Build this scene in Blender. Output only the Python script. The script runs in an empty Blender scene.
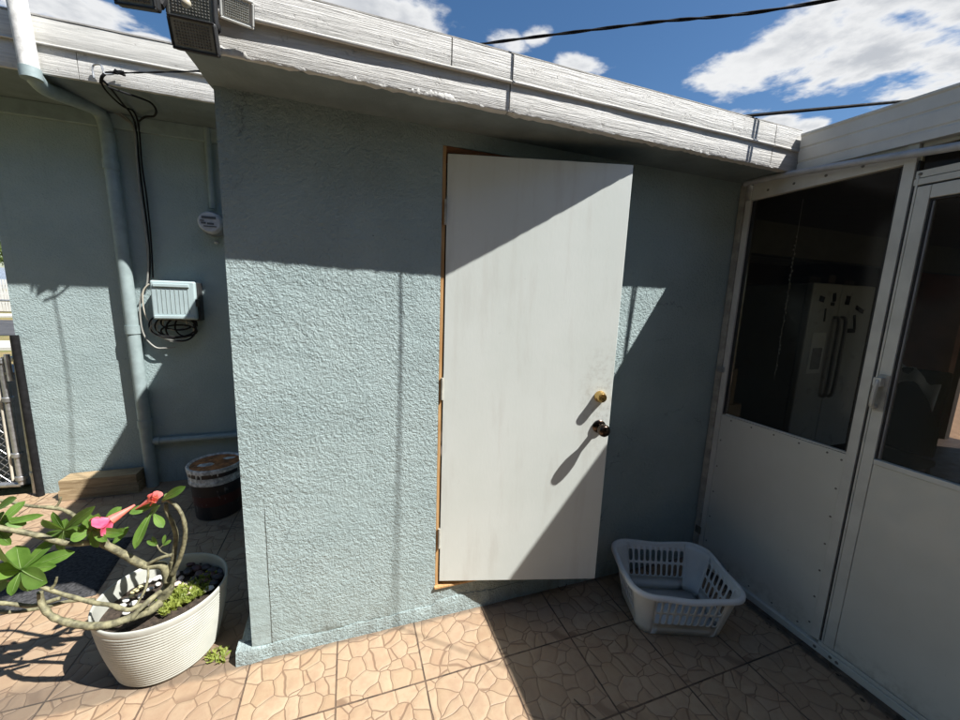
import bpy, bmesh, math, random
from mathutils import Vector, Matrix, noise
R_ = math.radians
random.seed(7)
sc = bpy.context.scene
# ------------------------------------------------------------------ camera
FPX = 378.03
YAW, PIT, ROL = 0.3371, 0.1595, 0.0361
cy, sy = math.cos(YAW), math.sin(YAW)
fw = Vector((sy, cy, 0)); rt = Vector((cy, -sy, 0)); up = Vector((0, 0, 1))
F = fw*math.cos(PIT) - up*math.sin(PIT); U0 = up*math.cos(PIT) + fw*math.sin(PIT)
RR = rt*math.cos(ROL) + U0*math.sin(ROL); UU = U0*math.cos(ROL) - rt*math.sin(ROL)
CAM = Vector((0, -1.6046, 1.55))
cd = bpy.data.cameras.new('camera'); co = bpy.data.objects.new('camera', cd)
sc.collection.objects.link(co); sc.camera = co
m = Matrix((RR, UU, -F)).transposed().to_4x4(); m.translation = CAM
co.matrix_world = m
cd.sensor_width = 36; cd.lens = FPX/960*36; cd.clip_start = 0.02; cd.clip_end = 2000
# ------------------------------------------------------------------ light
SUN = Vector((0.593, -0.45, 1.0)).normalized()
sl = bpy.data.lights.new('sun', 'SUN'); so = bpy.data.objects.new('sun', sl)
sc.collection.objects.link(so); sl.energy = 5.0; sl.angle = R_(0.55); sl.color = (1.0, 0.975, 0.94)
so.rotation_euler = SUN.to_track_quat('Z', 'Y').to_euler()
w = bpy.data.worlds.new('World'); sc.world = w; w.use_nodes = True
SKY_STR = 0.05
sc.cycles.max_bounces = 7; sc.cycles.diffuse_bounces = 4; sc.cycles.glossy_bounces = 3; sc.cycles.transmission_bounces = 3; sc.cycles.transparent_max_bounces = 8
sc.view_settings.view_transform = 'Standard'; sc.view_settings.look = 'None'
sc.view_settings.exposure = 1.0; sc.view_settings.gamma = 1; sc.view_settings.use_curve_mapping = False

class NT:
    """tiny node helper"""
    def __init__(s, tree): s.t = tree; s.n = tree.nodes; s.l = tree.links
    def new(s, typ, **kw):
        n = s.n.new(typ)
        for k, v in kw.items(): setattr(n, k, v)
        return n
    def put(s, sock, v):
        if hasattr(v, 'default_value') or hasattr(v, 'is_linked'): s.l.new(v, sock)
        elif v is not None: sock.default_value = v
    def math(s, op, a, b=None, c=None, clamp=False):
        n = s.new('ShaderNodeMath', operation=op, use_clamp=clamp); s.put(n.inputs[0], a)
        if b is not None: s.put(n.inputs[1], b)
        if c is not None: s.put(n.inputs[2], c)
        return n.outputs[0]
    def vmath(s, op, a, b=None):
        n = s.new('ShaderNodeVectorMath', operation=op); s.put(n.inputs[0], a)
        if b is not None: s.put(n.inputs[1], b)
        return n.outputs['Value'] if op in ('LENGTH', 'DISTANCE', 'DOT_PRODUCT') else n.outputs[0]
    def noise(s, vec, scale, detail=4, rough=.55, dist=0, color=False):
        n = s.new('ShaderNodeTexNoise'); s.put(n.inputs['Vector'], vec)
        n.inputs['Scale'].default_value = scale; n.inputs['Detail'].default_value = detail
        n.inputs['Roughness'].default_value = rough; n.inputs['Distortion'].default_value = dist
        return n.outputs['Color' if color else 'Fac']
    def vor(s, vec, scale, feature='F1', out='Distance', rnd=1.0):
        n = s.new('ShaderNodeTexVoronoi', feature=feature); s.put(n.inputs['Vector'], vec)
        n.inputs['Scale'].default_value = scale; n.inputs['Randomness'].default_value = rnd
        return n.outputs[out]
    def ramp(s, fac, a, b, lo=0.0, hi=1.0):
        n = s.new('ShaderNodeMapRange', interpolation_type='SMOOTHSTEP'); s.put(n.inputs[0], fac)
        n.inputs[1].default_value = a; n.inputs[2].default_value = b
        n.inputs[3].default_value = lo; n.inputs[4].default_value = hi
        return n.outputs[0]
    def mix(s, fac, a, b, blend='MIX'):
        n = s.new('ShaderNodeMix', data_type='RGBA', blend_type=blend)
        s.put(n.inputs[0], fac)
        for i, v in ((6, a), (7, b)):
            if isinstance(v, tuple) and len(v) == 3: v = v + (1,)
            s.put(n.inputs[i], v)
        return n.outputs[2]
    def comb(s, x, y, z):
        n = s.new('ShaderNodeCombineXYZ')
        for i, v in enumerate((x, y, z)): s.put(n.inputs[i], v)
        return n.outputs[0]
    def sep(s, v):
        n = s.new('ShaderNodeSeparateXYZ'); s.put(n.inputs[0], v); return n.outputs
    def obj(s): return s.new('ShaderNodeTexCoord').outputs['Object']
    def scale(s, v, t):
        n = s.new('ShaderNodeVectorMath', operation='MULTIPLY'); s.put(n.inputs[0], v); n.inputs[1].default_value = t
        return n.outputs[0]
    def bump(s, h, strength=1, dist=.01):
        n = s.new('ShaderNodeBump'); s.put(n.inputs['Height'], h)
        n.inputs['Strength'].default_value = strength; n.inputs['Distance'].default_value = dist
        return n.outputs[0]

# world: sky texture with procedural clouds
nt = NT(w.node_tree); nt.n.clear()
sky = nt.new('ShaderNodeTexSky', sky_type='NISHITA', sun_disc=False)
sky.sun_elevation = R_(53.3); sky.sun_rotation = math.atan2(0.593, -0.45); sky.air_density = 1.0; sky.dust_density = 0.6; sky.ozone_density = 2.0
d = nt.new('ShaderNodeTexCoord').outputs['Generated']
dx, dy, dz = nt.sep(d)
zc = nt.math('MAXIMUM', dz, .06)
u = nt.math('DIVIDE', dx, zc); v = nt.math('DIVIDE', dy, zc)
uv = nt.comb(u, v, 0.0)
n1 = nt.noise(uv, 3.0, 7, .56, .15); n2 = nt.noise(nt.vmath('ADD', uv, (3.1, 5.2, 1.0)), 1.3, 5, .5)
mask = None
for (cu, cv, ru, rv, wt) in ((1.86, 1.12, .50, .30, 1.0), (1.62, 1.38, .26, .26, .8), (2.45, 1.62, .55, .16, .9), (2.5, 1.0, .4, .35, .9), (1.75, .75, .45, .3, .9), (.12, 1.60, .34, .17, .95),
                         (.60, 1.56, .12, .08, .66), (.70, 1.46, .07, .10, .62), (.93, 1.56, .13, .07, .64), (-1.0, 1.98, .28, .17, .8), (-.76, 2.10, .12, .06, .7),
                         (-3, -2, .7, .5, .7)):
    q = nt.new('ShaderNodeVectorMath', operation='SUBTRACT'); nt.put(q.inputs[0], uv); q.inputs[1].default_value = (cu, cv, 0)
    q = nt.vmath('LENGTH', nt.scale(q.outputs[0], (1/ru, 1/rv, 0)))
    q = nt.ramp(q, 0.25, 1.5, wt, 0.0)
    mask = q if mask is None else nt.math('MAXIMUM', mask, q)
n3 = nt.noise(nt.vmath('ADD', uv, (9.0, 2.0, 4.0)), 9.0, 5, .6)
dens = nt.math('ADD', nt.math('ADD', mask, nt.math('MULTIPLY', nt.math('SUBTRACT', n3, .5), .55)), nt.math('MULTIPLY', nt.math('SUBTRACT', n1, .5), 2.0))
cov = nt.ramp(dens, .38, .76)
shade = nt.math('MULTIPLY', nt.ramp(dens, .62, 1.15), nt.ramp(n2, .30, .54))
ccol = nt.mix(shade, (.96, .97, .98), (.58, .61, .66))
hs = nt.new('ShaderNodeHueSaturation'); hs.inputs['Saturation'].default_value = 1.22; hs.inputs['Value'].default_value = 1.22; nt.l.new(sky.outputs[0], hs.inputs['Color'])
bg1 = nt.new('ShaderNodeBackground'); nt.put(bg1.inputs[0], hs.outputs[0]); bg1.inputs[1].default_value = SKY_STR
bg2 = nt.new('ShaderNodeBackground'); nt.put(bg2.inputs[0], ccol); bg2.inputs[1].default_value = 0.47
mx = nt.new('ShaderNodeMixShader'); nt.put(mx.inputs[0], cov); nt.l.new(bg1.outputs[0], mx.inputs[1]); nt.l.new(bg2.outputs[0], mx.inputs[2])
ow = nt.new('ShaderNodeOutputWorld'); nt.l.new(mx.outputs[0], ow.inputs[0])

# ------------------------------------------------------------------ materials
def mat(name, color=(.5, .5, .5), rough=.6, metal=0, spec=.5):
    m = bpy.data.materials.new(name); m.use_nodes = True
    b = m.node_tree.nodes['Principled BSDF']
    b.inputs['Base Color'].default_value = (*color, 1); b.inputs['Roughness'].default_value = rough
    b.inputs['Metallic'].default_value = metal; b.inputs['Specular IOR Level'].default_value = spec
    return m, NT(m.node_tree), b
def simple(name, color, rough=.6, metal=0, var=.12, vs=12, bump=0, bs=120, spec=.5, rvar=.1):
    """painted / plastic / metal with soft mottling and fine relief"""
    m, n, b = mat(name, color, rough, metal, spec)
    o = n.obj(); f = n.noise(o, vs, 6, .6)
    dark = tuple(c*(1-var*1.6) for c in color); lite = tuple(min(1, c*(1+var)) for c in color)
    n.put(b.inputs['Base Color'], n.mix(n.ramp(f, .3, .7), dark, lite))
    n.put(b.inputs['Roughness'], n.ramp(n.noise(o, vs*2.3, 4), .3, .7, max(0, rough-rvar), min(1, rough+rvar)))
    if bump: n.put(b.inputs['Normal'], n.bump(n.noise(o, bs, 3), .6, bump))
    return m

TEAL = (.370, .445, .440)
def stucco_mat(name, coarse=True, amp=.006):
    m, n, b = mat(name, TEAL, .82, 0, .25)
    o = n.obj(); x, y, z = n.sep(o)
    warp = n.vmath('ADD', o, n.scale(n.noise(o, 30, 2, .5, 0, True), (.012, .012, .012)))
    a = n.noise(warp, 78, 4, .66, 0); v = n.vor(warp, 120, 'F1')
    lumps = n.math('ADD', n.math('MULTIPLY', a, 3.4), n.math('MULTIPLY', n.ramp(v, .05, .7), -.32))
    fine = n.noise(o, 260, 3, .6)
    if coarse:
        # smooth patched strip at the free corner and along the foot
        wob = n.math('MULTIPLY', n.math('SUBTRACT', n.noise(o, 6, 3), .5), .012)
        s1 = n.ramp(n.math('ADD', x, wob), -.337, -.332, .30, 1)
        zz = n.ramp(n.math('ADD', z, n.math('MULTIPLY', n.noise(o, 3, 3), .5)), .78, 1.05, 0, 1)
        s1 = n.math('MAXIMUM', s1, zz)
        s2 = n.ramp(n.math('ADD', z, n.math('MULTIPLY', n.math('SUBTRACT', n.noise(o, 9, 4), .5), .10)), .045, .075, .12, 1)
        msk = n.math('MULTIPLY', s1, s2)
        s3 = n.ramp(n.noise(o, 2.2, 3), .35, .6, .55, 1)
        msk = n.math('MULTIPLY', msk, s3)
        lumps = n.math('MULTIPLY', lumps, msk)
        step = n.math('MULTIPLY', n.math('MULTIPLY', s1, s2), .25)
        crack = n.vor(n.vmath('ADD', n.scale(o, (1, 1, 1.6)), n.scale(n.noise(o, 7, 5, .6, 0, True), (.22, .22, .22))), 1.5, 'DISTANCE_TO_EDGE')
        ck = n.ramp(crack, 0, .006, 1, 0)
        ck = n.math('MULTIPLY', ck, n.ramp(n.noise(o, 3.4, 2), .52, .60))
        h = n.math('ADD', n.math('ADD', lumps, step), n.math('MULTIPLY', ck, -.5))
    else:
        lumps = n.math('MULTIPLY', lumps, .55); ck = None; h = lumps
    h = n.math('ADD', h, n.math('MULTIPLY', fine, .22))
    h = n.math('ADD', h, n.math('MULTIPLY', n.noise(n.scale(o, (1, 1, 1.4)), 5.5, 3, .5, .3), 2.2))
    c = n.mix(n.ramp(n.noise(o, 2.6, 6, .6), .3, .72), (.322, .405, .405), (.378, .462, .458))
    c = n.mix(n.math('MULTIPLY', n.ramp(a, .42, .30), .10), c, (.15, .19, .19))
    run = n.math('MULTIPLY', n.ramp(n.noise(n.scale(o, (16, 16, .9)), 1.3, 4, .6), .56, .74), n.ramp(z, .9, 2.2, .15, 1))
    c = n.mix(n.math('MULTIPLY', run, .16), c, (.16, .20, .20))
    grime = n.math('MULTIPLY', n.ramp(n.math('ADD', z, n.math('MULTIPLY', n.noise(o, 10, 5), .28)), .42, .12), n.ramp(n.noise(n.scale(o, (14, 14, 4)), 1.6, 5, .65), .38, .66))
    c = n.mix(n.math('MULTIPLY', grime, .42), c, (.17, .175, .155))
    if ck is not None: c = n.mix(n.math('MULTIPLY', ck, .5), c, (.13, .16, .16))
    spots = n.ramp(n.vor(o, 9, 'F1'), .030, .014)
    c = n.mix(n.math('MULTIPLY', spots, n.ramp(n.noise(o, 5, 1), .5, .6)), c, (.06, .08, .08))
    n.put(b.inputs['Base Color'], c)
    n.put(b.inputs['Normal'], n.bump(h, 1.0, amp))
    return m
def white_wood(name, base=(.62, .61, .575), grain=1.0, axis=(1.2, 20, 20)):
    m, n, b = mat(name, base, .62, 0, .35)
    o = n.obj(); g = n.noise(n.scale(o, axis), 5, 7, .65, .3); g2 = n.noise(n.scale(o, (axis[0], axis[1]*2.6, axis[2]*2.6)), 7, 4, .6)
    blot = n.noise(o, 3.5, 6, .62)
    dark = tuple(c*.87 for c in base); lite = tuple(min(1, c*1.08) for c in base)
    c = n.mix(n.ramp(g, .34, .62), dark, lite)
    c = n.mix(n.math('MULTIPLY', n.ramp(blot, .52, .70), .30), c, (.40, .38, .34))
    fl = n.ramp(n.noise(o, 26, 6, .7), .665, .70)
    c = n.mix(n.math('MULTIPLY', fl, .7), c, (.22, .20, .175))
    drip = n.ramp(n.noise(n.scale(o, (26, 26, 1.2)), 2, 3), .60, .72)
    c = n.mix(n.math('MULTIPLY', drip, .18), c, (.36, .35, .33))
    n.put(b.inputs['Base Color'], c)
    h = n.math('ADD', g, n.math('MULTIPLY', g2, .7)); h = n.math('ADD', h, n.math('MULTIPLY', n.ramp(n.noise(o, 26, 6, .7), .6, .66), -.5*grain))
    n.put(b.inputs['Normal'], n.bump(h, .9*grain, .004))
    return m
def tile_mat():
    m, n, b = mat('patio tile', (.5, .35, .24), .5, 0, .4)
    o = n.obj(); x, y, z = n.sep(o)
    T = .3435
    gx = n.math('DIVIDE', n.math('ADD', x, .0745 + T*20), T); gy = n.math('DIVIDE', n.math('ADD', y, .302 + T*20), T)
    fx = n.math('FRACT', gx); fy = n.math('FRACT', gy); ix = n.math('FLOOR', gx); iy = n.math('FLOOR', gy)
    ex = n.math('MINIMUM', fx, n.math('SUBTRACT', 1, fx)); ey = n.math('MINIMUM', fy, n.math('SUBTRACT', 1, fy))
    wn = n.math('MULTIPLY', n.math('SUBTRACT', n.noise(o, 40, 3), .5), .006)
    e = n.math('ADD', n.math('MINIMUM', ex, ey), wn)
    grout = n.ramp(e, .007, .0115, 1, 0)
    wh = n.new('ShaderNodeTexWhiteNoise', noise_dimensions='2D'); n.put(wh.inputs['Vector'], n.comb(ix, iy, 0.0)); rid = wh.outputs['Value']
    # four variants of the printed flagstone pattern
    var = n.math('MULTIPLY', n.math('FLOOR', n.math('MULTIPLY', rid, 4)), 7.3)
    loc = n.comb(n.math('ADD', fx, var), fy, 0.0)
    loc = n.vmath('ADD', loc, n.scale(n.noise(loc, 4.5, 1, .4, 0, True), (.11, .11, 0)))
    ed = n.vor(loc, 4.4, 'DISTANCE_TO_EDGE', 'Distance', .78); cellc = n.vor(loc, 4.4, 'F1', 'Color', .78)
    vein = n.ramp(ed, .006, .030, 1, 0); dome = n.ramp(ed, .0, .16)
    cs = n.sep(cellc)
    c = n.mix(cs[0], (.345, .243, .150), (.402, .302, .198))
    c = n.mix(n.math('MULTIPLY', n.ramp(n.noise(o, 17, 7, .65), .40, .66), .55), c, (.295, .185, .115))
    c = n.mix(n.math('MULTIPLY', n.ramp(n.noise(o, 3.1, 4), .42, .66), .35), c, (.375, .265, .185))
    c = n.mix(n.math('MULTIPLY', vein, .80), c, (.17, .105, .065))
    c = n.mix(n.math('MULTIPLY', n.ramp(rid, 0, 1), .40), c, (.26, .18, .12))
    dirt = n.ramp(n.noise(o, 5.5, 8, .7), .56, .74)
    c = n.mix(n.math('MULTIPLY', dirt, .38), c, (.14, .095, .068))
    speck = n.math('MULTIPLY', n.ramp(n.vor(o, 55, 'F1'), .16, .07), n.ramp(n.noise(o, 13, 3), .56, .62))
    c = n.mix(n.math('MULTIPLY', speck, .8), c, (.11, .08, .06))
    gcol = n.mix(n.ramp(n.noise(o, 7, 4), .45, .6), (.12, .08, .055), (.035, .025, .02))
    c = n.mix(n.math('MULTIPLY', grout, .93), c, gcol)
    # dirt strip along the porch foot and the wall foot
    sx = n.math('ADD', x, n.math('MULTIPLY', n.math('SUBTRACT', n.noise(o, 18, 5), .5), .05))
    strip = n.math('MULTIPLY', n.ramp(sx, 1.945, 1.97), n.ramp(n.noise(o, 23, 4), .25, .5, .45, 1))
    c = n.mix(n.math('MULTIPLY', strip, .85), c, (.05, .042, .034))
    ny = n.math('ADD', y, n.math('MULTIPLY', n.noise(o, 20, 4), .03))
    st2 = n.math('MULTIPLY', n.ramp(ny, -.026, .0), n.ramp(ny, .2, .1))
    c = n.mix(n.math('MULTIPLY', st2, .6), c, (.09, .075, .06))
    n.put(b.inputs['Base Color'], c)
    h = n.math('ADD', n.math('MULTIPLY', grout, -1.0), n.math('MULTIPLY', vein, -.45)); h = n.math('ADD', h, n.math('MULTIPLY', dome, .55))
    h = n.math('ADD', h, n.math('MULTIPLY', n.noise(o, 60, 5, .6), .22)); h = n.math('ADD', h, n.math('MULTIPLY', cs[1], .12))
    n.put(b.inputs['Normal'], n.bump(h, .8, .0035))
    n.put(b.inputs['Roughness'], n.ramp(n.noise(o, 9, 4), .3, .7, .42, .68))
    return m
def door_mat():
    m, n, b = mat('door paint', (.7, .68, .62), .42, 0, .4)
    o = n.obj(); x, y, z = n.sep(o)
    c = n.mix(n.ramp(n.noise(o, 2.5, 5), .3, .7), (.72, .765, .715), (.77, .81, .765))
    c = n.mix(n.math('MULTIPLY', n.ramp(n.noise(n.scale(o, (9, 1, 1.2)), 1.4, 5, .6), .50, .72), .22), c, (.50, .475, .41))
    edge = n.ramp(n.math('ADD', x, n.math('MULTIPLY', n.noise(o, 6, 5), .06)), .075, .02)
    c = n.mix(n.math('MULTIPLY', edge, n.math('MULTIPLY', n.ramp(n.noise(n.scale(o, (3, 1, 1)), 5, 5), .42, .7), .35)), c, (.36, .33, .27))
    # hand grime around the lock side
    dd = n.new('ShaderNodeVectorMath', operation='DISTANCE'); n.put(dd.inputs[0], n.scale(o, (1, 0, .45))); dd.inputs[1].default_value = (.735, 0, .50)
    hg = n.math('MULTIPLY', n.ramp(dd.outputs['Value'], .16, .03), n.ramp(n.noise(o, 34, 6, .7), .44, .68))
    c = n.mix(n.math('MULTIPLY', hg, .5), c, (.40, .38, .32))
    sm = n.ramp(n.noise(o, 18, 7, .72), .655, .74); c = n.mix(n.math('MULTIPLY', sm, .4), c, (.44, .43, .39))
    n.put(b.inputs['Base Color'], c); n.put(b.inputs['Normal'], n.bump(n.noise(n.scale(o, (3, 3, 1)), 30, 4), .25, .0012))
    return m
def wood_mat(name, a, bb, axis=(20, 20, 1.5), bump=.002, rough=.7):
    m, n, b = mat(name, a, rough, 0, .3); o = n.obj()
    g = n.noise(n.scale(o, axis), 3, 7, .65, .8)
    n.put(b.inputs['Base Color'], n.mix(n.ramp(g, .35, .65), a, bb)); n.put(b.inputs['Normal'], n.bump(g, .8, bump)); return m
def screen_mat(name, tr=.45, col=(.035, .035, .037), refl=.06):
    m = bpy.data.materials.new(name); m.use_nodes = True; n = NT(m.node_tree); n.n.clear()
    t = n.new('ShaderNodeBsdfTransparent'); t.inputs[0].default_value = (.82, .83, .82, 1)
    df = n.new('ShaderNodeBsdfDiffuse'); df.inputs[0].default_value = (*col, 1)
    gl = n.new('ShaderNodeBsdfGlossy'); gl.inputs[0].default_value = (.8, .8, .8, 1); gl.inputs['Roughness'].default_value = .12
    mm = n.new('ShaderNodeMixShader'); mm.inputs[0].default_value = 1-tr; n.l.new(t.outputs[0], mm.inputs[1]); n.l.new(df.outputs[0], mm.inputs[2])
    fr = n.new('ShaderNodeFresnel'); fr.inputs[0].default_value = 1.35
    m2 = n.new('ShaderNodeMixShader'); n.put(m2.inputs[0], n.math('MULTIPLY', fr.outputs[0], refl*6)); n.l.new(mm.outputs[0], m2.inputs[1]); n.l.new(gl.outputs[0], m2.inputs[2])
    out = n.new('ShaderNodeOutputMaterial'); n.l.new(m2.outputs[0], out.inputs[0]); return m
M = {}
M['stucco'] = stucco_mat('coarse teal stucco', True, .0039); M['stucco_far'] = stucco_mat('fine teal stucco', False, .004)
M['foot'] = stucco_mat('rough teal render', False, .007)
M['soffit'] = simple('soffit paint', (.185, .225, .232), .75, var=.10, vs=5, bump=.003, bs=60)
M['whitewood'] = white_wood('weathered white boards'); M['whitesmooth'] = white_wood('smooth white boards', (.61, .60, .56), .35)
M['chip'] = simple('flaking white filler', (.64, .63, .59), .7, var=.16, vs=22, bump=.006, bs=70)
M['tile'] = tile_mat(); M['door'] = door_mat()
M['rawwood'] = wood_mat('bare jamb wood', (.40, .215, .085), (.56, .35, .16)); M['darkwood'] = wood_mat('stained head wood', (.16, .065, .03), (.25, .11, .05), (1.5, 20, 20))
M['timber'] = wood_mat('old timber', (.25, .18, .10), (.40, .31, .19), (2, 22, 22), .004)
M['alum'] = simple('off white aluminium', (.62, .615, .555), .5, var=.07, vs=7, bump=.0008, bs=40)
M['alumdirty'] = simple('stained aluminium', (.40, .385, .33), .55, var=.22, vs=16, bump=.001, bs=60)
M['panel'] = simple('porch panel', (.60, .63, .60), .42, var=.06, vs=3.5, bump=.0008, bs=14)
def panel_mat():
    m, n, b = mat('porch panel', (.6, .62, .6), .4, 0, .5); o = n.obj(); x, y, z = n.sep(o)
    c = n.mix(n.ramp(n.noise(o, 2.6, 5), .3, .7), (.585, .585, .525), (.64, .64, .58))
    st = n.ramp(n.noise(n.scale(o, (9, 9, .8)), 2.1, 7, .75), .55, .80); c = n.mix(n.math('MULTIPLY', st, .14), c, (.36, .36, .30))
    sp = n.ramp(n.noise(o, 30, 6, .75), .66, .72); c = n.mix(n.math('MULTIPLY', sp, .5), c, (.30, .29, .25))
    lo = n.math('MULTIPLY', n.ramp(n.math('ADD', z, n.math('MULTIPLY', n.noise(o, 9, 5), .2)), .30, .08), n.ramp(n.noise(o, 24, 5, .7), .4, .65)); c = n.mix(n.math('MULTIPLY', lo, .45), c, (.26, .24, .19))
    n.put(b.inputs['Base Color'], c); n.put(b.inputs['Normal'], n.bump(n.math('ADD', n.noise(o, 3.2, 2), n.math('MULTIPLY', n.noise(o, 18, 3), .06)), .5, .02)); n.put(b.inputs['Roughness'], n.ramp(n.noise(o, 11, 5), .3, .7, .30, .52)); return m
M['panel'] = panel_mat()
M['fascia_al'] = simple('grey white fascia', (.62, .61, .56), .45, var=.06, vs=5, bump=.0005, bs=30)
M['gasket'] = simple('black gasket', (.02, .02, .02), .6)
M['screen'] = screen_mat('dark insect screen', .62, (.014, .014, .015)); M['glass'] = screen_mat('tinted pane', .62, (.014, .014, .015), .07)
M['pipe'] = simple('painted pipe', (.29, .36, .36), .45, var=.08, vs=15, bump=.001, bs=50)
M['pipewhite'] = simple('chalky white pipe', (.70, .69, .65), .6, var=.14, vs=30, bump=.002, bs=90)
M['conduit'] = simple('grey plastic conduit', (.42, .43, .44), .4, var=.12, vs=14)
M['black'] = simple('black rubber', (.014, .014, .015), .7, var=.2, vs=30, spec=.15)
M['blackhead'] = simple('black lamp housing', (.03, .03, .03), .4)
M['cablegrey'] = simple('grey cable', (.30, .30, .27), .6); M['cablewhite'] = simple('cream cable', (.55, .51, .42), .55)
M['boxmint'] = simple('pale mint plastic', (.42, .52, .53), .5, var=.05, vs=6, bump=.0008, bs=80)
M['ceramic'] = simple('cream pot glaze', (.45, .46, .41), .5, var=.07, vs=9, bump=.0006, bs=120)
M['soil'] = simple('potting soil', (.045, .032, .022), .95, var=.4, vs=60, bump=.01, bs=120)
M['bark'] = simple('pale succulent bark', (.195, .182, .105), .7, var=.38, vs=38, bump=.004, bs=90)
M['brass'] = simple('brass', (.62, .42, .16), .28, 1, var=.1, vs=30); M['bronze'] = simple('dark bronze', (.09, .065, .05), .25, 1, var=.2, vs=30)
M['steel'] = simple('galvanised steel', (.42, .43, .44), .42, .75, var=.15, vs=25, bump=.0006, bs=70)
M['plastic'] = simple('white basket plastic', (.72, .725, .69), .38, var=.04, vs=10)
M['ledface'] = simple('lamp lens', (.30, .31, .27), .25, var=.15, vs=20); M['ledwhite'] = simple('bright lamp lens', (.75, .76, .72), .25, var=.05)
M['led'] = simple('lens dimples', (.13, .125, .11), .25, var=.2, vs=60); M['ledlight'] = simple('light lens dimples', (.5, .51, .46), .25)
M['mat'] = simple('charcoal mat', (.045, .045, .047), .95, var=.5, vs=70, bump=.006, bs=220)
M['pebble'] = simple('dark pebble', (.055, .05, .052), .5, var=.3, vs=25, bump=.001, bs=60)
M['plum'] = simple('plum pebble', (.10, .055, .055), .5, var=.3, vs=25)
M['shell'] = simple('pink white stone', (.62, .50, .44), .6, var=.22, vs=30, bump=.002, bs=70); M['whitestone'] = simple('white stone', (.72, .71, .67), .6, var=.1, vs=30)
M['yellowstone'] = simple('yellow stone', (.62, .55, .30), .6, var=.15, vs=30)
M['fridge'] = simple('fridge enamel', (.46, .47, .46), .35, var=.03, vs=4); M['fridgegrey'] = simple('grey fridge trim', (.28, .28, .28), .4)
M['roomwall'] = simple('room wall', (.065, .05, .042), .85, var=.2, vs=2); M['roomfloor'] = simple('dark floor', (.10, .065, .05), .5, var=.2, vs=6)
M['redwood'] = simple('red brown panel', (.42, .16, .11), .6, var=.15, vs=4); M['cloth'] = simple('white towel', (.85, .85, .83), .9, var=.06, vs=20, bump=.003, bs=60)
M['cardboard'] = simple('cardboard', (.26, .18, .11), .8, var=.1, vs=8)
M['roofing'] = simple('grey roof felt', (.34, .33, .31), .9, var=.15, vs=12, bump=.004, bs=60)
M['rust'] = simple('rusty paint', (.42, .16, .05), .6, var=.4, vs=26, bump=.002, bs=50); M['paintwhite'] = simple('spilt white paint', (.62, .61, .58), .5, var=.35, vs=34, bump=.003, bs=60)
def leaf_mat(name, a, bb, rough=.5):
    m, n, b = mat(name, a, rough, 0, .5); o = n.obj()
    n.put(b.inputs['Base Color'], n.mix(n.ramp(n.noise(o, 18, 5), .3, .7), a, bb))
    tr = n.new('ShaderNodeBsdfTranslucent'); tr.inputs[0].default_value = (bb[0]*1.8, bb[1]*1.7, bb[2], 1)
    ms = n.new('ShaderNodeMixShader'); ms.inputs[0].default_value = .28
    out = [q for q in n.n if q.type == 'OUTPUT_MATERIAL'][0]
    n.l.new(b.outputs[0], ms.inputs[1]); n.l.new(tr.outputs[0], ms.inputs[2]); n.l.new(ms.outputs[0], out.inputs[0]); return m
M['leaf'] = leaf_mat('glossy leaf', (.075, .16, .022), (.14, .25, .045)); M['rib'] = leaf_mat('leaf midrib', (.22, .33, .12), (.28, .38, .15))
M['cover'] = leaf_mat('lime groundcover', (.15, .20, .03), (.26, .30, .06), .6); M['treeleaf'] = leaf_mat('tree leaf', (.05, .09, .02), (.10, .14, .03), .6)
M['petal'] = leaf_mat('pink petal', (.66, .05, .16), (.80, .20, .32), .5); M['petaltube'] = leaf_mat('coral flower tube', (.68, .16, .16), (.76, .30, .22), .5)
def bucket_mat():
    m, n, b = mat('dark printed label', (.05, .03, .03), .4); o = n.obj(); x, y, z = n.sep(o)
    c = n.mix(n.ramp(n.noise(o, 9, 4), .45, .55), (.028, .022, .022), (.05, .035, .03))
    red = n.math('MULTIPLY', n.ramp(z, .10, .104), n.ramp(z, .178, .172)); c = n.mix(red, c, (.085, .024, .018))
    sm = n.ramp(n.noise(n.scale(o, (30, 30, 9)), 1.2, 5), .60, .66); c = n.mix(n.math('MULTIPLY', sm, .5), c, (.30, .29, .28))
    n.put(b.inputs['Base Color'], c); return m
M['bucket'] = bucket_mat()

# ------------------------------------------------------------------ pixel -> world helpers (a point at a chosen real depth)
def ray(px, py): return F + RR*((px-480)/FPX) - UU*((py-360)/FPX)
def aty(px, py, Y): d = ray(px, py); return CAM + d*((Y-CAM.y)/d.y)
def atx(px, py, X): d = ray(px, py); return CAM + d*((X-CAM.x)/d.x)
def atz(px, py, Z): d = ray(px, py); return CAM + d*((Z-CAM.z)/d.z)
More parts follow.
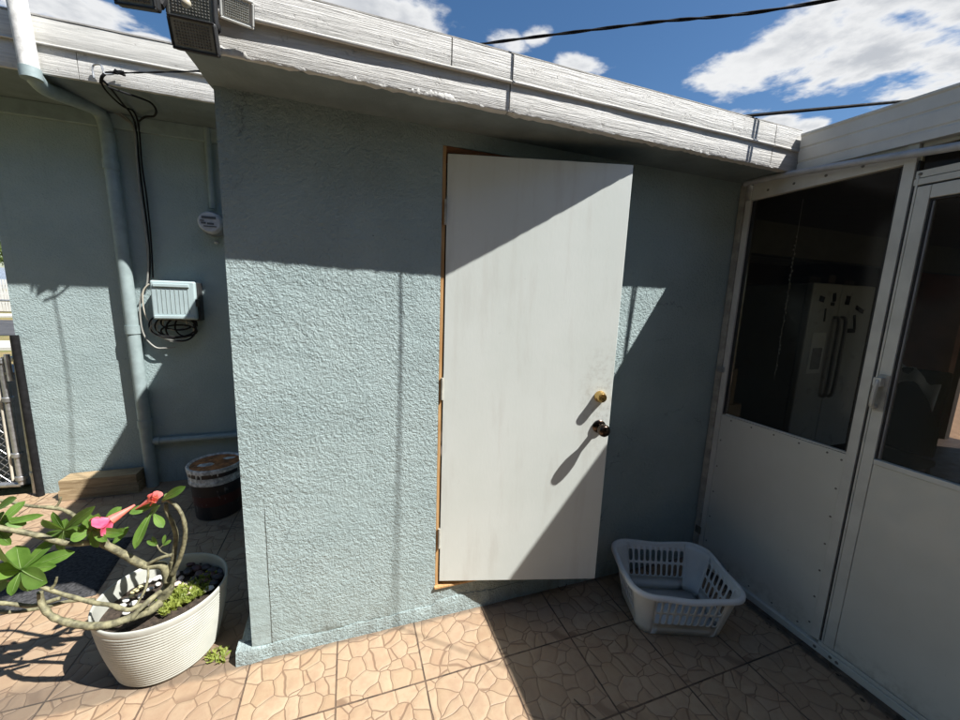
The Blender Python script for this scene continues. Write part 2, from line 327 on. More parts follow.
# ------------------------------------------------------------------ geometry helpers
def V(*a): return Vector(a)
def box(bm, x0, x1, y0, y1, z0, z1, mx=None):
    vs = [bm.verts.new((x, y, z)) for x in (x0, x1) for y in (y0, y1) for z in (z0, z1)]
    for f in ((0, 1, 3, 2), (4, 6, 7, 5), (0, 4, 5, 1), (2, 3, 7, 6), (0, 2, 6, 4), (1, 5, 7, 3)): bm.faces.new([vs[i] for i in f])
    if mx is not None: bmesh.ops.transform(bm, matrix=mx, verts=vs)
    return vs
def tube(bm, pts, r, n=10, cap=True):
    pts = [Vector(p) for p in pts]
    rs = r if isinstance(r, (list, tuple)) else [r]*len(pts)
    t0 = (pts[1]-pts[0]).normalized(); nrm = t0.orthogonal().normalized(); rings = []
    for i, p in enumerate(pts):
        a = pts[max(0, i-1)]; c = pts[min(len(pts)-1, i+1)]; t = (c-a).normalized()
        nrm = (nrm - t*nrm.dot(t)).normalized(); bi = t.cross(nrm)
        rings.append([bm.verts.new(p + (nrm*math.cos(k*2*math.pi/n) + bi*math.sin(k*2*math.pi/n))*rs[i]) for k in range(n)])
    for i in range(len(rings)-1):
        for k in range(n): bm.faces.new((rings[i][k], rings[i][(k+1) % n], rings[i+1][(k+1) % n], rings[i+1][k]))
    if cap: bm.faces.new(rings[0][::-1]); bm.faces.new(rings[-1])
def smooth_path(pts, k=5):
    pts = [Vector(p) for p in pts]; out = []
    for i in range(len(pts)-1):
        p0 = pts[max(0, i-1)]; p1 = pts[i]; p2 = pts[i+1]; p3 = pts[min(len(pts)-1, i+2)]
        for j in range(k):
            t = j/k; out.append(.5*((2*p1)+(p2-p0)*t+(2*p0-5*p1+4*p2-p3)*t*t+(3*p1-3*p2+p3-p0)*t**3))
    out.append(pts[-1]); return out
def lathe(bm, prof, c=(0, 0, 0), n=40, mx=None):
    rings = [[bm.verts.new((c[0]+r*math.cos(k*2*math.pi/n), c[1]+r*math.sin(k*2*math.pi/n), c[2]+z)) for k in range(n)] for r, z in prof]
    for i in range(len(rings)-1):
        for k in range(n): bm.faces.new((rings[i][k], rings[i][(k+1) % n], rings[i+1][(k+1) % n], rings[i+1][k]))
    if prof[0][0] > 1e-6: bm.faces.new(rings[0][::-1])
    if prof[-1][0] > 1e-6: bm.faces.new(rings[-1])
    if mx is not None: bmesh.ops.transform(bm, matrix=mx, verts=[v for r in rings for v in r])
def blob(bm, c, r, sc_=(1, 1, 1), sub=2, amp=.15, seed=0, rot=0):
    g = bmesh.ops.create_icosphere(bm, subdivisions=sub, radius=1)
    for v in g['verts']:
        k = 1 + amp*noise.noise(v.co*1.3 + Vector((seed*3.7, seed, 0)))
        q = Vector((v.co.x*sc_[0], v.co.y*sc_[1], v.co.z*sc_[2]))*k*r; q.rotate(Matrix.Rotation(rot, 3, 'Z')); v.co = q + Vector(c)
def obj(name, bm, mt, parent=None, smooth=False, bevel=0, seg=2, angle=40):
    bmesh.ops.remove_doubles(bm, verts=bm.verts, dist=1e-6); bmesh.ops.recalc_face_normals(bm, faces=bm.faces)
    me = bpy.data.meshes.new(name); bm.to_mesh(me); bm.free()
    o = bpy.data.objects.new(name, me); sc.collection.objects.link(o)
    for q in (mt if isinstance(mt, (list, tuple)) else [mt]): me.materials.append(q)
    if smooth:
        me.polygons.foreach_set('use_smooth', [True]*len(me.polygons))
        if angle < 180: me.set_sharp_from_angle(angle=R_(angle))
    if bevel:
        b = o.modifiers.new('bevel', 'BEVEL'); b.width = bevel; b.segments = seg; b.limit_method = 'ANGLE'; b.angle_limit = R_(40)
    if parent: o.parent = parent; o.matrix_parent_inverse = Matrix.Translation(-parent.location) if not parent.parent else Matrix.Identity(4)
    return o
def NB(): return bmesh.new()
def boxo(name, dims, mt, parent=None, bevel=0, **k):
    bm = NB(); box(bm, *dims); return obj(name, bm, mt, parent, bevel=bevel, **k)
def tubeo(name, pts, r, mt, parent=None, n=12): bm = NB(); tube(bm, pts, r, n); return obj(name, bm, mt, parent, smooth=True)
def tag(o, label=None, cat=None, group=None, kind=None):
    if label: o['label'] = label
    if cat: o['category'] = cat
    if group: o['group'] = group
    if kind: o['kind'] = kind
    return o
def thing(name, label, cat, loc=(0, 0, 0), group=None):
    o = bpy.data.objects.new(name, None); o.empty_display_size = .1; sc.collection.objects.link(o); o.location = loc
    return tag(o, label, cat, group)

XL, XR, YR = -.410, 2.034, 1.92
# ------------------------------------------------------------------ ground
bm = NB()
xs = [-2.45, 2.03]; box(bm, -2.45, 2.06, -6, 1.96, -.12, 0)
tag(obj('patio_floor', bm, M['tile']), 'tan patio tiles printed with a flagstone pattern', None, kind='structure')
mg, n, b = mat('dry grass', (.2, .17, .06), .95); o = n.obj()
n.put(b.inputs['Base Color'], n.mix(n.ramp(n.noise(o, 1.5, 8, .7), .4, .62), (.26, .19, .08), (.13, .14, .04))); n.put(b.inputs['Normal'], n.bump(n.noise(o, 30, 5), 1, .03))
bm = NB(); bmesh.ops.create_grid(bm, x_segments=2, y_segments=2, size=400); bmesh.ops.translate(bm, verts=bm.verts, vec=(0, 0, -.125))
tag(obj('ground', bm, mg), kind='structure')
M['concrete'] = simple('pale concrete', (.46, .44, .40), .85, var=.15, vs=1.5, bump=.004, bs=30); M['asphalt'] = simple('asphalt', (.06, .06, .062), .9, var=.2, vs=2)
bm = NB(); box(bm, -60, 60, 11, 12.6, -.2, -.06); tag(obj('sidewalk', bm, M['concrete']), kind='structure')
bm = NB(); box(bm, -60, 60, 14.5, 21, -.2, -.10); tag(obj('road', bm, M['asphalt']), kind='structure')
bm = NB(); box(bm, -60, 60, 23, 25, -.2, -.05); tag(obj('sidewalk', bm, M['concrete']), kind='structure')

# ------------------------------------------------------------------ shed (the main volume)
shed = thing('shed', 'teal stucco shed with open white door and weathered white roof edge', 'shed', (XL, 0, 0))
DX0, DX1, DZ0, DZ1 = .372, 1.185, .155, 2.158
ZS = 2.214
def roofz(y): return 2.388 + .12*(y+.24)
bm = NB()
zt = ZS + .02
def quad(bm, a, b, c, d): return bm.faces.new([bm.verts.new(p) for p in (a, b, c, d)])
# front wall as slab pieces around the opening, sharing one front plane
for (x0, x1, z0, z1) in ((XL, DX0, 0, zt), (DX1, XR-.002, 0, zt), (DX0, DX1, 0, DZ0), (DX0, DX1, DZ1, zt)):
    quad(bm, (x0, 0, z0), (x1, 0, z0), (x1, 0, z1), (x0, 0, z1))
# reveals
quad(bm, (DX0, 0, DZ0), (DX1, 0, DZ0), (DX1, .15, DZ0), (DX0, .15, DZ0)); quad(bm, (DX0, 0, DZ1), (DX1, 0, DZ1), (DX1, .15, DZ1), (DX0, .15, DZ1))
quad(bm, (DX0, 0, DZ0), (DX0, .15, DZ0), (DX0, .15, DZ1), (DX0, 0, DZ1)); quad(bm, (DX1, 0, DZ0), (DX1, .15, DZ0), (DX1, .15, DZ1), (DX1, 0, DZ1))
# side wall with sloping head, inner skin
bm.faces.new([bm.verts.new(p) for p in ((XL, 0, 0), (XL, 0, zt), (XL, YR, zt+.23), (XL, YR, 0))])
wall = obj('wall', bm, M['stucco'], shed)
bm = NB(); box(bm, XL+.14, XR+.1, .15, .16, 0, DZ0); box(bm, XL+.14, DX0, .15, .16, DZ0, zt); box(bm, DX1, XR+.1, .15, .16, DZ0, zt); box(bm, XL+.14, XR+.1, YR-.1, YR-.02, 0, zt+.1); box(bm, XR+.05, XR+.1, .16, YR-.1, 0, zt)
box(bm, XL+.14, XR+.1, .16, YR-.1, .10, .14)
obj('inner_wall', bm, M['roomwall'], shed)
# footing: rough ledge along the foot, wider at the free corner
bm = NB(); N = 120
prof = []
for i in range(N+1):
    t = i/N; x = -.470 + t*(2.50)
    bul = .005 + .016*max(0, 1-(x+.47)/.14) +   .003*noise.noise(V(x*7, 3, 0)) + .0025*noise.noise(V(x*31, 3, 0)); h = .060 + .022*noise.noise(V(x*5, 9, 0)) + .008*noise.noise(V(x*29, 1, 0))
    if x > .37: h = min(h + .02, .12)
    edge = max(0, 1-(x+.47)/.06)
    rr = [bm.verts.new(p) for p in ((x, .05, 0), (x, -bul-.003+edge*.012, 0), (x, -bul-.001+edge*.014, h*.55), (x, -bul*.93+edge*.016, h*.97), (x, -.003+edge*.02, h+.004), (x, .05, h+.006))]
    prof.append(rr)
for a, c in zip(prof[:-1], prof[1:]):
    for k in range(5): bm.faces.new((a[k], a[k+1], c[k+1], c[k]))
bm.faces.new(prof[0])
pr2 = []
for i in range(41):
    y = .03 + i/40*1.85; bl = .058 + .008*noise.noise(V(y*9, 5, 2))
    pr2.append([bm.verts.new(p) for p in ((XL-bl, y, 0), (XL-bl+.002, y, .05), (XL-bl+.012, y, .068+.006*noise.noise(V(y*12, 0, 0))), (XL+.01, y, .074))])
for a, c in zip(pr2[:-1], pr2[1:]):
    for k in range(3): bm.faces.new((a[k], a[k+1], c[k+1], c[k]))
bmesh.ops.recalc_face_normals(bm, faces=bm.faces)
obj('footing', bm, M['foot'], shed, smooth=True, angle=60)
# roof slab with soffit: ragged near edge
bm = NB(); OV = .225
N = 90; top = []; 
for i in range(N+1):
    x = XL-.012 + i/N*(XR+.028-XL)
    w_ = .006*noise.noise(V(x*6, 0, 0)) + .004*noise.noise(V(x*23, 0, 0))
    top.append([bm.verts.new(p) for p in ((x, -OV, ZS+w_-.004), (x, -.12, ZS+.002), (x, -.004, ZS+.004), (x, .12, ZS+.02), (x, YR, ZS+.25), (x, YR, roofz(YR)), (x, -OV, roofz(-OV)-.004))])
for a, c in zip(top[:-1], top[1:]):
    for k in range(7): bm.faces.new((a[k], a[(k+1) % 7], c[(k+1) % 7], c[k]))
bm.faces.new(top[0]); bm.faces.new(top[-1])
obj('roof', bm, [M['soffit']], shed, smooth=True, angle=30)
bm = NB()
q = [V(XL-.014, -OV-.030, roofz(-OV)+.001), V(XR+.018, -OV-.030, roofz(-OV)+.001), V(XR+.018, YR, roofz(YR)+.006), V(XL-.014, YR, roofz(YR)+.006)]
t = [v+V(0, 0, .004) for v in q]; a = [bm.verts.new(v) for v in q]; c = [bm.verts.new(v) for v in t]
bm.faces.new(a); bm.faces.new(c)
for k in range(4): bm.faces.new((a[k], a[(k+1) % 4], c[(k+1) % 4], c[k]))
obj('roof_covering', bm, M['roofing'], shed)
def fascia(name, x0, x1, yf, th, z0, z1, mt, parent, rag=.0, N=140, gaps=(), wave=.0015, slope=0.0, seed=0, yshift=None):
    """a board facing -y with slightly wavy face and ragged lower edge; gaps = joints along x"""
    bm = NB(); cuts = [x0] + [g for g in gaps] + [x1]
    for ci in range(len(cuts)-1):
        a0 = cuts[ci] + (.0022 if ci else 0); a1 = cuts[ci+1] - (.0022 if ci < len(cuts)-2 else 0)
        k = max(2, int(N*(a1-a0)/(x1-x0))); rows = []
        dyy = .002*noise.noise(V(ci*7.1, seed, 0))
        for i in range(k+1):
            x = a0 + (a1-a0)*i/k; zz = slope*(x-x0)
            rg = rag*(.5*noise.noise(V(x*9, seed, 1)) + .5*noise.noise(V(x*37, seed, 2)) + .35*noise.noise(V(x*90, seed, 5)))
            wv = wave*noise.noise(V(x*4, seed, 3)) + dyy + (yshift(x) if yshift else 0); tp = .0018*noise.noise(V(x*8, seed, 7))
            rows.append([bm.verts.new(p) for p in ((x, yf+th, z0+rg+zz), (x, yf+wv+.002, z0+rg+zz), (x, yf+wv, z0+rg+.004+zz), (x, yf+wv, (z0+z1)/2+zz), (x, yf+wv, z1-.003+tp+zz), (x, yf+wv+.003, z1+tp+zz), (x, yf+th, z1+tp+zz))])
        for a, c in zip(rows[:-1], rows[1:]):
            for j in range(7): bm.faces.new((a[j], a[(j+1) % 7], c[(j+1) % 7], c[j]))
        bm.faces.new(rows[0]); bm.faces.new(rows[-1])
    return obj(name, bm, mt, parent, smooth=True, angle=35)
XE = XR + .012
fascia('fascia_board', XL-.014, XE, -.243, .018, ZS-.008, 2.31, M['whitewood'], shed, rag=.010, gaps=(.548, 1.868), seed=1, yshift=lambda x: -.001-.013*min(1, max(0, (x+.42)/1.1)))
fascia('drip_board', XL-.014, XE, -.262, .018, 2.300, 2.386, M['whitewood'], shed, rag=.001, gaps=(.335, .553, 1.868), seed=2)
# thin bright lip at the foot of the upper board
fascia('drip_lip', XL-.014, XE, -.2675, .010, 2.293, 2.302, M['whitesmooth'], shed, rag=.0008, gaps=(.553, 1.868), wave=.001, seed=4)
# flaking filler lip along the lower edge
bm = NB(); rows = []
for i in range(420):
    x = XL-.012 + i/419*(XE-XL); k = .55 + .9*noise.noise(V(x*5, 2, 0)) + .6*noise.noise(V(x*26, 4, 0)) + .5*noise.noise(V(x*80, 4, 0)); k = max(.12, k)
    k = k + .5*max(0, noise.noise(V(x*150, 6, 0))); k *= .68 if x < .5 else .45
    zc_ = ZS-.006 + .005*noise.noise(V(x*30, 8, 0)); rows.append([bm.verts.new((x, -.245 - .013*min(1, max(0, (x+.42)/1.1)) - .004*k*math.cos(a) + .003, zc_ + .017*k*math.sin(a) + .007*k)) for a in [j*math.pi/4 for j in range(8)]])
for a, c in zip(rows[:-1], rows[1:]):
    for k in range(8): bm.faces.new((a[k], a[(k+1) % 8], c[(k+1) % 8], c[k]))
bm.faces.new(rows[0]); bm.faces.new(rows[-1])
obj('paint_flakes', bm, M['chip'], shed, smooth=True, angle=50)
# dark joint backing in the gaps
boxo('joint_backing', (XL, XE-.01, -.238, -.227, ZS+.01, 2.375), M['black'], shed)
# door frame
bm = NB(); box(bm, DX0+.001, DX0+.016, .004, .13, DZ0+.012, DZ1-.001); box(bm, DX1-.020, DX1-.001, .004, .13, DZ0+.012, DZ1-.001)
fr = obj('door_jamb', bm, M['rawwood'], shed, bevel=.0015)
boxo('door_head', (DX0+.016, DX1-.02, .004, .13, DZ1-.024, DZ1-.001), M['darkwood'], shed, bevel=.0015)
boxo('threshold', (DX0-.004, DX1-.001, -.012, .13, DZ0+.001, DZ0+.012), M['rawwood'], shed, bevel=.002)
# door leaf, swung out 15 degrees
ANG = R_(-15.3); HX = .392; W = .776
dz0, dz1 = .190, 2.128
dm = Matrix.Translation((HX, -.001, 0)) @ Matrix.Rotation(ANG, 4, 'Z')
bm = NB(); box(bm, 0, W, 0, .035, dz0, dz1)
door = obj('door', bm, M['door'], shed, bevel=.002)
door.parent = shed; door.matrix_parent_inverse = Matrix.Identity(4)
door.location = V(HX, -.001, 0) - shed.location; door.rotation_euler = (0, 0, ANG)
def on_door(o): o.parent = door; o.matrix_parent_inverse = Matrix.Identity(4); return o
rx = Matrix.Rotation(R_(90), 4, 'X')
bm = NB(); lathe(bm, [(.0, -.0), (.027, .0), (.027, .006), (.024, .012), (.0215, .020), (.0215, .030), (.0185, .034), (.012, .033), (.0, .0335)][1:], n=32, mx=Matrix.Translation((.719, 0, 1.128)) @ rx)
db = on_door(obj('deadbolt', bm, M['brass'], None, smooth=True))
bm = NB(); lathe(bm, [(.031, .0), (.031, .005), (.026, .010), (.013, .013), (.012, .034), (.018, .040), (.0265, .050), (.0285, .060), (.026, .070), (.019, .077), (.0, .079)], n=36, mx=Matrix.Translation((.727, 0, .985)) @ rx)
on_door(obj('knob', bm, M['bronze'], None, smooth=True))
for z in (.42, 1.15, 1.9): bm = NB(); tube(bm, [(-.004, -.004, z-.05), (-.004, -.004, z+.05)], .006, 8); on_door(obj('hinge', bm, M['alumdirty'], None, smooth=True))
# ------------------------------------------------------------------ house behind, to the left
house = thing('house', 'teal stucco house side with deep eaves and pipes, behind the shed', 'house', (-1.3, YR, 0))
bm = NB(); HXL = -2.19
quad(bm, (HXL, YR, 0), (4, YR, 0), (4, YR, 2.80), (HXL, YR, 2.80)); quad(bm, (HXL, YR, 0), (HXL, YR, 2.80), (HXL, 9, 2.80), (HXL, 9, 0))
obj('wall', bm, M['stucco_far'], house)
HY = 1.40
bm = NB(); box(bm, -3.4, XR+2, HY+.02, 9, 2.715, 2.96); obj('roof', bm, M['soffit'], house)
bm = NB(); box(bm, HXL-.02, 2, YR-.035, YR-.001, 2.62, 2.714); obj('trim_board', bm, M['pipe'], house, bevel=.003)
fascia('fascia_board', -3.4, XR, HY-.008, .02, 2.700, 2.852, M['whitewood'], house, rag=.004, gaps=(-1.42,), seed=11)
fascia('drip_board', -3.4, XR, HY-.022, .02, 2.846, 2.975, M['whitesmooth'], house, rag=.001, wave=.001, seed=12)
fascia('drip_lip', -3.4, XR, HY-.027, .012, 2.838, 2.848, M['whitesmooth'], house, rag=.0008, wave=.001, seed=13)
bm = NB(); box(bm, -3.42, XR, HY-.025, 9, 2.976, 2.984); obj('roof_covering', bm, M['roofing'], house)
# painted patches on the fascia
boxo('fascia_patch', (-3.4, -1.86, HY-.0125, HY-.007, 2.712, 2.832), M['whitesmooth'], house, bevel=.001)
# vent pipe: up in front of the eaves, elbow, down the wall
pr = .040
vp = thing('vent_pipe', 'thick pipe bending under the eaves and running down the teal wall', 'pipe', (-1.5, 1.86, 0))
a0 = aty(12, -26, 1.33); a1 = aty(30, 70, 1.33); b1 = aty(101, 117, 1.865); b2 = aty(153, 484, 1.87); b2.z = 0; bt = V(b1.x, 1.865, b1.z)
tubeo('upper_pipe', [a0 + (a0-a1)*.6, a1], pr, M['pipewhite'], vp, 20)
tubeo('collar', [a1 + (a0-a1)*.02, a1 + (a0-a1)*-.10], pr*1.12, M['pipe'], vp, 20)
el = smooth_path([a1, aty(37, 81, 1.40), aty(48, 90, 1.52), aty(74, 100, 1.70), aty(95, 109, 1.83), aty(103, 119, 1.868), aty(107, 133, 1.87)], 6)
tubeo('elbow', el, pr, M['pipe'], vp, 20)
dn = [aty(107, 133, 1.87), V(b2.x, 1.87, 0)]
tubeo('down_pipe', dn, pr, M['pipe'], vp, 20)
for k in (.08, .52, .80):
    p = dn[0].lerp(dn[1], k); tubeo('coupling', [p+V(0, 0, .03), p-V(0, 0, .03)], pr*1.14, M['pipe'], vp, 20)
wp = thing('water_pipe', 'thinner horizontal teal pipe low on the wall behind the bucket', 'pipe', (-1.3, 1.88, .3))
h0 = aty(157, 441, 1.885); tubeo('pipe', [h0, V(.2, 1.885, h0.z)], .025, M['pipe'], wp, 14); tubeo('cap', [h0-V(.03, 0, 0), h0+V(.02, 0, 0)], .031, M['pipe'], wp, 14)
tag(tubeo('conduit', [aty(207, 128, 1.89), V(aty(207, 128, 1.89).x, 1.89, 2.15)], .022, M['pipe'], None), 'slim painted conduit rising from the round meter to the eaves', 'conduit')
# meter
mc = aty(209, 222, 1.78)
mt_ = thing('electric_meter', 'round glass electric meter at the corner of the teal walls', 'electric meter', (mc.x, 1.9, mc.z))
ry = Matrix.Translation((mc.x, 1.915, mc.z)) @ Matrix.Rotation(R_(90), 4, 'X')
bm = NB(); lathe(bm, [(.088, 0), (.088, .06), (.082, .07), (.082, .085)], n=40, mx=ry); obj('base', bm, M['steel'], mt_, smooth=True)
bm = NB(); lathe(bm, [(.078, .086), (.076, .12), (.066, .132), (.0, .135)], n=40, mx=ry)
obj('glass_cover', bm, simple('pale meter face', (.52, .55, .60), .12, var=.1, vs=20), mt_, smooth=True)
bm = NB()
for (x0, x1, z0, z1) in ((-.045, .045, .022, .040), (-.05, -.02, -.015, -.002), (-.012, .03, -.018, -.004), (-.035, .045, -.034, -.027), (-.055, -.03, .004, .012)):
    box(bm, mc.x+x0, mc.x+x1, 1.915-.1372, 1.915-.1355, mc.z+z0, mc.z+z1)
obj('dial', bm, simple('meter print', (.10, .11, .13), .4), mt_)
bm = NB(); blob(bm, (mc.x+.01, 1.89, mc.z-.13), .02, (1, 1, .7), 2, .1); obj('seal', bm, M['steel'], mt_, smooth=True)
# service box
c0 = aty(149, 280, 1.80); c1 = aty(198, 320, 1.80)
sb = thing('service_box', 'mint plastic utility box with vertical grooves above coiled cables', 'utility box', (c0.x, 1.9, c1.z))
bx0, bx1, bz0, bz1 = c0.x, c1.x-.004, c1.z, c0.z
boxo('back_plate', (bx0+.012, bx1+.012, 1.835, 1.919, bz0-.008, bz1-.006), M['blackhead'], sb, bevel=.004)
bm = NB(); box(bm, bx0, bx1, 1.80, 1.84, bz0, bz1); obj('cover', bm, M['boxmint'], sb, bevel=.012, seg=4)
bm = NB(); wdt = bx1-bx0
for k in range(8):
    x = bx0 + wdt*(.14 + .098*k); box(bm, x, x+.0035, 1.7975, 1.802, bz0+.048, bz1-.055)
obj('groove', bm, simple('groove shade', (.30, .36, .35), .6), sb)
boxo('ridge', (bx0+.02, bx1-.035, 1.790, 1.802, bz1-.045, bz1-.022), M['boxmint'], sb, bevel=.003); boxo('ridge', (bx0+.012, bx1-.012, 1.790, 1.802, bz0+.008, bz0+.030), M['boxmint'], sb, bevel=.003)
bm = NB(); box(bm, bx1-.004, bx1+.022, 1.80, 1.83, bz0+.10, bz0+.155); obj('latch', bm, M['blackhead'], sb, bevel=.004)
# cables
cb = thing('cable_bundle', 'black and pale cables dropping down the wall and coiled under the box', 'cables', (-1.4, 1.88, 1.2))
def wall_path(pts, Y=1.885): return smooth_path([aty(x, y, Y + (q[0] if q else 0)) for (x, y, *q) in pts], 6)
tubeo('black_cable', wall_path([(103, 80, -.5), (112, 90, -.47), (122, 103, -.3), (131, 114, -.1), (136, 128), (139, 160), (143, 195), (148, 232), (150, 262), (149, 283)]), .0055, M['black'], cb, 8)
tubeo('black_cable', wall_path([(104, 74, -.5), (101, 79, -.5), (104, 88, -.46), (114, 99, -.3), (124, 107, -.2), (134, 112, -.1), (139, 128), (142, 165), (147, 200), (151, 240), (153, 278)]), .005, M['black'], cb, 8)
tubeo('grey_cable', wall_path([(0, 90, -.02), (30, 95, -.02), (62, 101, -.02), (90, 102), (110, 110), (125, 119), (134, 129), (137, 160), (141, 200), (146, 235), (148, 262), (148, 282)]), .0065, M['cablegrey'], cb, 8)
tubeo('pale_cable', wall_path([(78, 100), (104, 104), (120, 113), (133, 126), (136, 150), (139, 185), (144, 220), (148, 250), (147, 284), (141, 296), (140, 315), (144, 335), (155, 347), (166, 348), (175, 347)], 1.87), .0055, M['cablegrey'], cb, 8)
tubeo('pale_cable', wall_path([(149, 284), (143, 292), (144, 310), (150, 322), (160, 324)], 1.86), .005, M['cablewhite'], cb, 8)
tubeo('black_cable', wall_path([(108, 87, -.50), (125, 93, -.47), (140, 98, -.40), (151, 103, -.32), (156, 110, -.25), (154, 116, -.2), (145, 117, -.1), (138, 122, .01)], 1.86), .006, M['black'], cb, 8)
for (rx_, rz_, dx_, dz_, rr) in ((20, 15, 4, 2, .005), (15, 12, 8, 4, .0065), (23, 16, 1, -1, .0045), (18, 6, 6, 6, .006), (10, 10, 12, 1, .0055), (24, 13, 0, 0, .0055), (21, 11, 3, 1, .006), (17, 8, 5, -3, .006), (22, 9, -1, 4, .0045), (12, 7, 2, -2, .005)):
    pts = [(173+dx_+rx_*math.cos(a), 325+dz_+rz_*math.sin(a), -.03-.008*rr*100+.01*math.sin(3*a)) for a in [k*2*math.pi/18 for k in range(19)]]
    tubeo('coil', wall_path(pts), rr, M['black'] if rr > .005 else M['cablegrey'], cb, 8)
# service drop: black twisted cable over the roofs
drop = thing('service_cable', 'black twisted overhead cable anchored to the left fascia and crossing the sky', 'overhead cable', (-1.2, 1.38, 2.8))
anc = aty(117, 73, HY-.03)
P = [anc, aty(200, 71, .98), V(.0, .30, 2.52), V(.442, -.167, 2.440), V(.871, -.505, 2.410), V(1.265, -.815, 2.379+.004), V(2.2, -1.56, 2.43), V(4.2, -3.2, 2.9), V(8, -6.2, 4.4)]
pp = smooth_path(P, 16)
for ph in (0, math.pi):
    q = []
    for i, p in enumerate(pp): q.append(p + V(.3*math.cos(i*.9+ph), .3*math.cos(i*.9+ph), math.sin(i*.9+ph))*.0022)
    tubeo('strand', q, .0030, M['black'], drop, 8)
bm = NB()
for k in range(4): tube(bm, [anc+V(-.01+.006*k, -.012, .012*math.sin(k*2)), anc+V(.03+.004*k, -.01, .010*math.cos(k*3))], .006, 6)
bm2 = obj('clamp', bm, M['black'], drop, smooth=True)
ho = aty(94, 78, HY-.03); ho2 = aty(93, 66, HY-.03); ho3 = aty(101, 65, HY-.045); ho4 = aty(105, 74, HY-.045)
tubeo('anchor_hook', smooth_path([ho, ho2, ho3, ho4, anc], 5), .005, M['steel'], drop, 8)
tubeo('drip_loop', smooth_path([anc, aty(107, 73, HY-.04), aty(102, 77, HY-.04), aty(101, 83, HY+.0)], 5), .008, M['black'], drop, 8)
for k, oo in enumerate((0, .018)):
    base = [V(1.729, -.261, 2.400), V(2.086, -.554, 2.392)]; dv = base[1]-base[0]
    pts = [base[0]-dv*1.1+V(oo*1.4, 0, .008), base[0]-dv*.4+V(oo*1.3, 0, .004), base[0]+V(oo*1.2, 0, oo*.5), base[1]+V(oo*.5, 0, oo*.2), base[1]+dv*.6+V(0, 0, -.006), base[1]+dv*3+V(0, 0, -.006)]
    pts[-1].z = pts[-2].z = 2.386
    tag(tubeo('roof_cable', smooth_path(pts, 6), .005, M['black']), ('lower' if oo == 0 else 'upper') + ' of two thin black cables bridging the roof corner', 'cable', 'thin cables crossing the inner roof corner')
# ------------------------------------------------------------------ flood lamp cluster
fl = thing('flood_light', 'cluster of four square security lamp heads on the shed roof corner', 'flood light', (-.33, -.27, 2.35))
def lamp_head(cx, cy_, wd, hg, Y, tilt, yawr, roll, face, dots):
    c = aty(cx, cy_, Y); mxx = Matrix.Translation(c) @ Matrix.Rotation(R_(yawr), 4, 'Z') @ Matrix.Rotation(R_(tilt), 4, 'X') @ Matrix.Rotation(R_(roll), 4, 'Y')
    bm = NB(); box(bm, -wd/2, wd/2, 0, .018, -hg/2, hg/2, mxx); h = obj('lamp_head', bm, M['blackhead'], fl, bevel=.007, seg=3)
    bm = NB(); box(bm, -wd/2+.005, wd/2-.005, -.003, .002, -hg/2+.005, hg/2-.005, mxx); obj('lens', bm, face, h, bevel=.002)
    bm = NB(); nx, nz = 12, 8
    for i in range(nx):
        for j in range(nz):
            x = (-.5+(i+.5)/nx)*(wd-.026); z = (-.5+(j+.5)/nz)*(hg-.022); box(bm, x-.0022, x+.0022, -.0052, -.0028, z-.0020, z+.0020, mxx)
    obj('led_array', bm, dots, h, bevel=.001, seg=1)
    bm = NB()
    for s in (-1, 1):
        box(bm, -wd/2+.001, wd/2-.001, -.006, -.001, s*(hg/2-.0035)-.003, s*(hg/2-.0035)+.003, mxx); box(bm, s*(wd/2-.0035)-.003, s*(wd/2-.0035)+.003, -.0065, -.001, -hg/2+.006, hg/2-.006, mxx)
    obj('bezel', bm, M['blackhead'] if face is not M['ledwhite'] else M['ledwhite'], h, bevel=.002)
    return c
lamp_head(194, 36, .104, .070, -.36, 22, -8, 3, M['ledface'], M['led'])
lamp_head(191, 4, .112, .075, -.34, 10, -8, 4, M['ledface'], M['led'])
lamp_head(237, 10, .080, .062, -.30, 22, 6, 4, M['ledwhite'], M['ledlight'])
lamp_head(134, -9, .100, .065, -.36, 14, -20, 6, M['ledface'], M['led'])
bm = NB(); blob(bm, aty(186, 3, -.362), .011, (1, .8, 1), 3, 0); obj('motion_sensor', bm, simple('sensor dome', (.55, .50, .38), .3), fl, smooth=True)
bm = NB(); p = aty(217, 22, -.31); blob(bm, aty(216, 27, -.31), .012, (1, 1, 1.3), 2, .1); tube(bm, [aty(214, 2, -.29), aty(214, 30, -.33)], .008, 8); tube(bm, [aty(165, -2, -.33), aty(160, 6, -.35)], .009, 8); tube(bm, [aty(214, -5, -.28), aty(214, -4, -.24)], .02, 8); tube(bm, [aty(150, -8, -.35), aty(220, -10, -.29)], .008, 8)
obj('bracket', bm, M['black'], fl, smooth=True)

# ------------------------------------------------------------------ porch enclosure on the right
porch = thing('screen_porch', 'off white aluminium screened porch wall with dark panes, right of the shed', 'porch', (XR, -.7, 0))
YE = -2.6
def pb(name, y0, y1, z0, z1, mt, proud=0.0, th=.03, bevel=.0015): return boxo(name, (XR-proud, XR-proud+th, min(y0, y1), max(y0, y1), z0, z1), mt, porch, bevel=bevel)
pb('corner_channel', -.036, -.004, .03, 2.205, M['alumdirty'], .012, .05)
pb('corner_channel', -.068, -.0375, .03, 2.12, M['alum'], .004, .04)
pb('base_channel', -.07, YE, .0, .034, M['alum'], .020, .06)
pb('base_channel', -.695, YE, .036, .052, M['alum'], .012, .05)
pb('lower_panel', -.069, -.660, .036, .941, M['panel'], 0, .02)
pb('window_frame', -.0695, -.0875, .943, 2.115, M['blackhead'], -.006, .02)
pb('window_frame', -.0885, -.660, .943, .950, M['alum'], -.002, .02)
